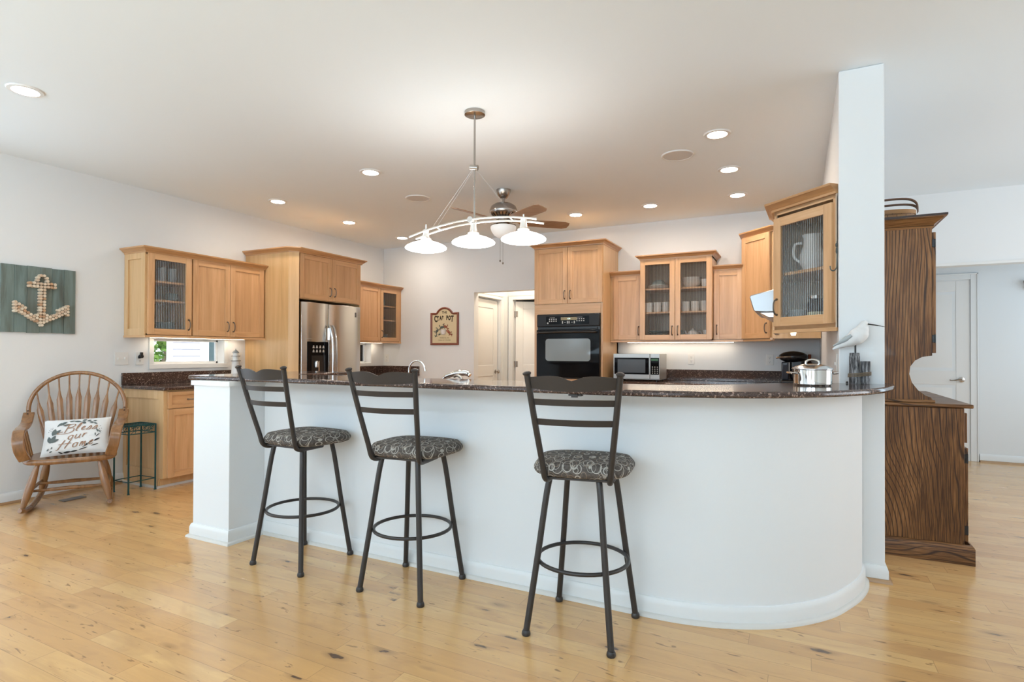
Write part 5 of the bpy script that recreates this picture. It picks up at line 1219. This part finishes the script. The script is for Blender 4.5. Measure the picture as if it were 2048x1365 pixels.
# basket on top of the hutch
bx, by_, bz = .515, 4.33, 2.0125
t = thing('basket', 'woven splint basket with two brown swing handles on top of the hutch', 'basket', (bx, by_, bz))
bw = mat('basket_splint', (.42, .22, .085), .55); nt = bw.node_tree
aa = Nd(nt, 'ShaderNodeTexBrick', {'Vector': Nd(nt, 'ShaderNodeMapping', {'Vector': geo(nt), 'Rotation': (R(90), 0, 0)}).outputs[0], 'Color1': (.45, .235, .09), 'Color2': (.34, .165, .06), 'Mortar': (.14, .06, .02), 'Scale': 10, 'Mortar Size': .02, 'Brick Width': .5, 'Row Height': .25})
nt.links.new(aa.outputs['Color'], P(bw).inputs['Base Color'])
def oval(r_, z, k=1.0, n=40): return [(bx+.145*r_*math.cos(a), by_+.10*r_*math.sin(a), z) for a in [2*math.pi*i/n for i in range(n)]]
b = MB(); rings = [oval(.82, bz), oval(.9, bz+.03), oval(.97, bz+.075), oval(.94, bz+.075), oval(.80, bz+.008)]
vs = [p for r_ in rings for p in r_]; fs = [(i*40+j, i*40+(j+1) % 40, (i+1)*40+(j+1) % 40, (i+1)*40+j) for i in range(4) for j in range(40)]+[tuple(range(40))[::-1], tuple(range(160, 200))]
b.add(vs, fs).obj('body', bw, t)
def band(r0, r1, z0, z1, nm, m):
    b = MB(); rg = [oval(r0, z0), oval(r1, z0), oval(r1, z1), oval(r0, z1)]; b.add([p for r_ in rg for p in r_], [(i*40+j, i*40+(j+1) % 40, ((i+1) % 4)*40+(j+1) % 40, ((i+1) % 4)*40+j) for i in range(4) for j in range(40)]); return b.obj(nm, m, t)
band(.95, 1.02, bz+.068, bz+.092, 'rim', mat('basket_rim', (.38, .19, .07), .5))
dkh = mat('basket_handle', (.12, .052, .022), .5)
for k, (hgt, lay) in enumerate(((.168, -.012), (.146, .022))):
    b = MB(); vs = []; n = 24
    for i in range(n+1):
        a = math.pi*i/n; x = bx-.155*math.copysign(abs(math.cos(a))**.6, math.cos(a)); z = bz+.075+(hgt-.075)*math.sin(a)**.55; y = by_-.0+lay*2*math.sin(a)
        for dy, dn in ((-.011, 0), (.011, 0), (.011, .009), (-.011, .009)): vs.append((x*(1)+ (x-bx)*dn*3, y+dy, z+dn))
    b.add(vs, [(i*4+j, i*4+(j+1) % 4, (i+1)*4+(j+1) % 4, (i+1)*4+j) for i in range(n) for j in range(4)]+[(0, 1, 2, 3), (n*4+3, n*4+2, n*4+1, n*4)]).obj('handle', dkh, t)
# iron hook on the wall end
b = MB(); hk = mat('verdigris_iron', (.10, .12, .115), .6, .4)
b.tube(cat_rom([(.188, 3.556, 1.815), (.190, 3.556, 1.76), (.188, 3.556, 1.70), (.186, 3.556, 1.672), (.172, 3.556, 1.655), (.158, 3.556, 1.662), (.155, 3.556, 1.682)], 5), [.0025]*5+[.003]*26, 7)
b.lathe([(.001, -.012), (.006, -.006), (.006, .006), (.001, .012)], (.186, 3.556, 1.795), 8); b.lathe([(.001, -.018), (.005, -.008), (.004, .01), (.001, .018)], (.186, 3.556, 1.765), 8)
single('wall_hook', b, hk, 'old grey iron hook hanging beside the angled glass cabinet', 'hook', (.19, 3.556, 1.815))
# wall bracket at the frame edge
t = thing('curtain_rod', 'bronze curtain rod end with bracket at the right edge of hallway', 'curtain rod', (2.28, 7.93, 1.98))
MB().cyl((2.17, 7.93, 1.985), (3.2, 7.93, 1.985), .012, n=10).obj('rod', handle_m, t); MB().box(2.20, 7.925, 1.90, 2.23, 7.985, 2.0).obj('bracket', handle_m, t, bevel=.003)

# ------------------------------------------------------------------ china and glass behind the cabinet doors
def lathe_thing(name, prof_, m, label, cat, loc, group=None, extra=None):
    t = None
    b = MB().lathe(prof_, (0, 0, 0), 22); o = b.obj(name, m); o.location = loc; tag(o, label, cat, group)
    return o
PLATE = lambda r_: [(.001, 0), (r_*.55, 0), (r_*.62, .003), (r_, .016), (r_*.99, .019), (r_*.6, .006), (.001, .005)]
BOWL = lambda r_, h_: [(.001, 0), (r_*.45, 0), (r_*.8, h_*.45), (r_, h_), (r_*.95, h_), (r_*.7, h_*.45), (r_*.35, .008), (.001, .007)]
CUP = lambda r_, h_: [(.001, 0), (r_*.8, 0), (r_*.95, h_*.3), (r_, h_), (r_*.93, h_), (r_*.88, h_*.3), (.001, .008)]
protos = {}
def dish(kind, r_, h_, m, label, cat, loc, group):
    key = (kind, r_, h_, m.name)
    if key not in protos:
        pf = {'plate': PLATE(r_), 'bowl': BOWL(r_, h_), 'cup': CUP(r_, h_), 'inverted_bowl': [(a, h_-b_) for a, b_ in BOWL(r_, h_)]}[kind]
        protos[key] = lathe_thing({'inverted_bowl': 'bowl'}.get(kind, kind), pf, m, label, cat, loc, group)
        return protos[key]
    o = protos[key].copy(); C.objects.link(o); o.location = loc; tag(o, label, cat, group); return o
# left glass cabinet
for i, y in enumerate((3.13, 3.235, 3.335)):
    dish('cup', .036, .135, drink, 'tall drinking glass on the top shelf of the left glass cabinet, %s from left' % ORD[i], 'glass', (-5.33, y, 1.8505), 'tall glasses in the left cabinet')
for i in range(3): dish('bowl', .06, .035, ceramic_g, 'stacked glass bowl on middle shelf of the left glass cabinet, %s from bottom' % ORD[i], 'bowl', (-5.33, 3.33, 1.6755+.019*i), 'bowls on the middle shelf, left cabinet')
for i in range(4): dish('bowl', .085, .045, ceramic_g, 'pale bowl at bottom of the left glass cabinet, %s from the bottom of its stack' % ORD[i], 'bowl', (-5.34, 3.28, 1.3635+.022*i), 'bowls at the bottom, left cabinet')
for i in range(2): dish('plate', .07, .02, ceramic, 'white saucer lying left of the bowls in the left glass cabinet, %s' % ('lower', 'upper')[i], 'saucer', (-5.30, 3.135, 1.3635+.012*i), 'saucers in the left cabinet')
# far left cabinet
for i in range(3): dish('bowl', .075, .045, ceramic_g, 'bowl at bottom of the far left corner glass cabinet, %s from bottom of stack' % ORD[i], 'bowl', (-5.35, 6.42, 1.3635+.024*i), 'bowls in the far left cabinet')
for i in range(3): dish('plate', .09, .02, ceramic_g, 'plate on middle shelf of the far left glass cabinet, %s from bottom' % ORD[i], 'plate', (-5.37, 6.36, 1.6605+.010*i), 'plates in the far left cabinet')
dish('cup', .038, .09, ceramic_g, 'grey mug on the top shelf of the far left corner cabinet', 'cup', (-5.34, 6.40, 1.8605), None)
# china cabinet, back wall
gx = 'china cabinet'
for i in range(3): dish('plate', .115, .02, ceramic, 'white plate at top left of the china cabinet, %s from bottom of stack' % ORD[i], 'plate', (-1.405, 6.42, 1.9155+.011*i), 'plates on the top shelf')
dish('inverted_bowl', .085, .06, ceramic_g, 'grey bowl turned over on the plates at top left of china cabinet', 'bowl', (-1.405, 6.42, 1.9605), None)
for i in range(3): dish('bowl', .105, .06, ceramic, 'large white bowl on right of top shelf in china cabinet, %s from bottom' % ORD[i], 'bowl', (-1.045, 6.42, 1.9155+.026*i), 'large bowls on the top shelf')
dish('cup', .045, .085, ceramic, 'white cup at the far right of the top shelf in the china cabinet', 'cup', (-.895, 6.38, 1.9155), None)
for i, x in enumerate((-1.50, -1.405, -1.31, -1.10, -1.0, -.90)):
    for j in range(2): dish('cup', .044, .058, ceramic, 'white cup on the middle china cabinet shelf, %s from left, %s of its pair' % (ORD[i], ('lower', 'upper')[j]), 'cup', (x, 6.36, 1.6555+.050*j), 'cups on the middle shelf')
for i in range(6): dish('plate', .125, .02, mat('sea_green_glaze', (.12, .22, .23), .2) if i == 0 and 'sea_green_glaze' not in bpy.data.materials else bpy.data.materials['sea_green_glaze'], 'sea green plate at bottom left of the china cabinet, %s from bottom' % ORD[i], 'plate', (-1.40, 6.43, 1.3585+.014*i), 'sea green plates')
t = thing('teapot', 'white lidded teapot at bottom right of the china cabinet', 'teapot', (-1.03, 6.40, 1.3585))
MB().lathe([(.001, 1.3585), (.04, 1.3585), (.06, 1.385), (.062, 1.41), (.045, 1.44), (.030, 1.446), (.030, 1.450), (.012, 1.462), (.008, 1.474), (.001, 1.478)], (-1.03, 6.40, 0), 24).obj('body', ceramic, t)
MB().tube([(-1.08, 6.40, 1.395), (-1.100, 6.40, 1.415), (-1.112, 6.40, 1.445)], [.012, .009, .006], 8).obj('spout', ceramic, t)
MB().tube(cat_rom([(-.975, 6.40, 1.43), (-.950, 6.40, 1.435), (-.945, 6.40, 1.40), (-.972, 6.40, 1.385)], 4), .005, 7).obj('handle', ceramic, t)
for i, x in enumerate((-1.155, -.882)): dish('cup', .040, .09, ceramic if i else ceramic_g, ('grey mug left of the teapot in the china cabinet', 'white mug right of the teapot in the china cabinet')[i], 'mug', (x, 6.36+.03*(1-i), 1.3585), None)
# angled cabinet
t = thing('pitcher', 'white ceramic pitcher on the shelf of the angled glass cabinet', 'pitcher', (.075, 3.90, 1.7015))
MB().lathe([(.001, 1.7015), (.045, 1.7015), (.068, 1.75), (.070, 1.80), (.050, 1.86), (.048, 1.905), (.058, 1.925), (.001, 1.925)], (.075, 3.90, 0), 26).obj('body', ceramic, t)
MB().tube(cat_rom([(.02, 3.90, 1.88), (-.02, 3.90, 1.87), (-.025, 3.90, 1.80), (.01, 3.90, 1.76)], 4), .008, 8).obj('handle', ceramic, t)
for i in range(4): dish('bowl', .065, .04, ceramic, 'white bowl stacked left of the jar in the angled glass cabinet, %s from bottom' % ORD[i], 'bowl', (-.005, 4.03, 1.3635+.024*i+.0), 'bowls in the angled cabinet')
t = thing('jar', 'dark jar with white label and lid inside the angled glass cabinet', 'jar', (.095, 3.86, 1.3635))
MB().lathe([(.001, 1.3635), (.046, 1.3635), (.048, 1.37), (.048, 1.50), (.036, 1.52), (.036, 1.53), (.001, 1.53)], (.095, 3.86, 0), 22).obj('body', mat('dark_jar', (.06, .06, .07), .15), t)
MB().lathe([(.0485, 1.405), (.0490, 1.405), (.0490, 1.45), (.0485, 1.45)], (.095, 3.86, 0), 22).obj('jar_label', mat('cream_label', (.68, .64, .42), .6), t)
MB().lathe([(.001, 1.530), (.040, 1.530), (.040, 1.548), (.001, 1.55)], (.095, 3.86, 0), 22).obj('lid', nickel, t)
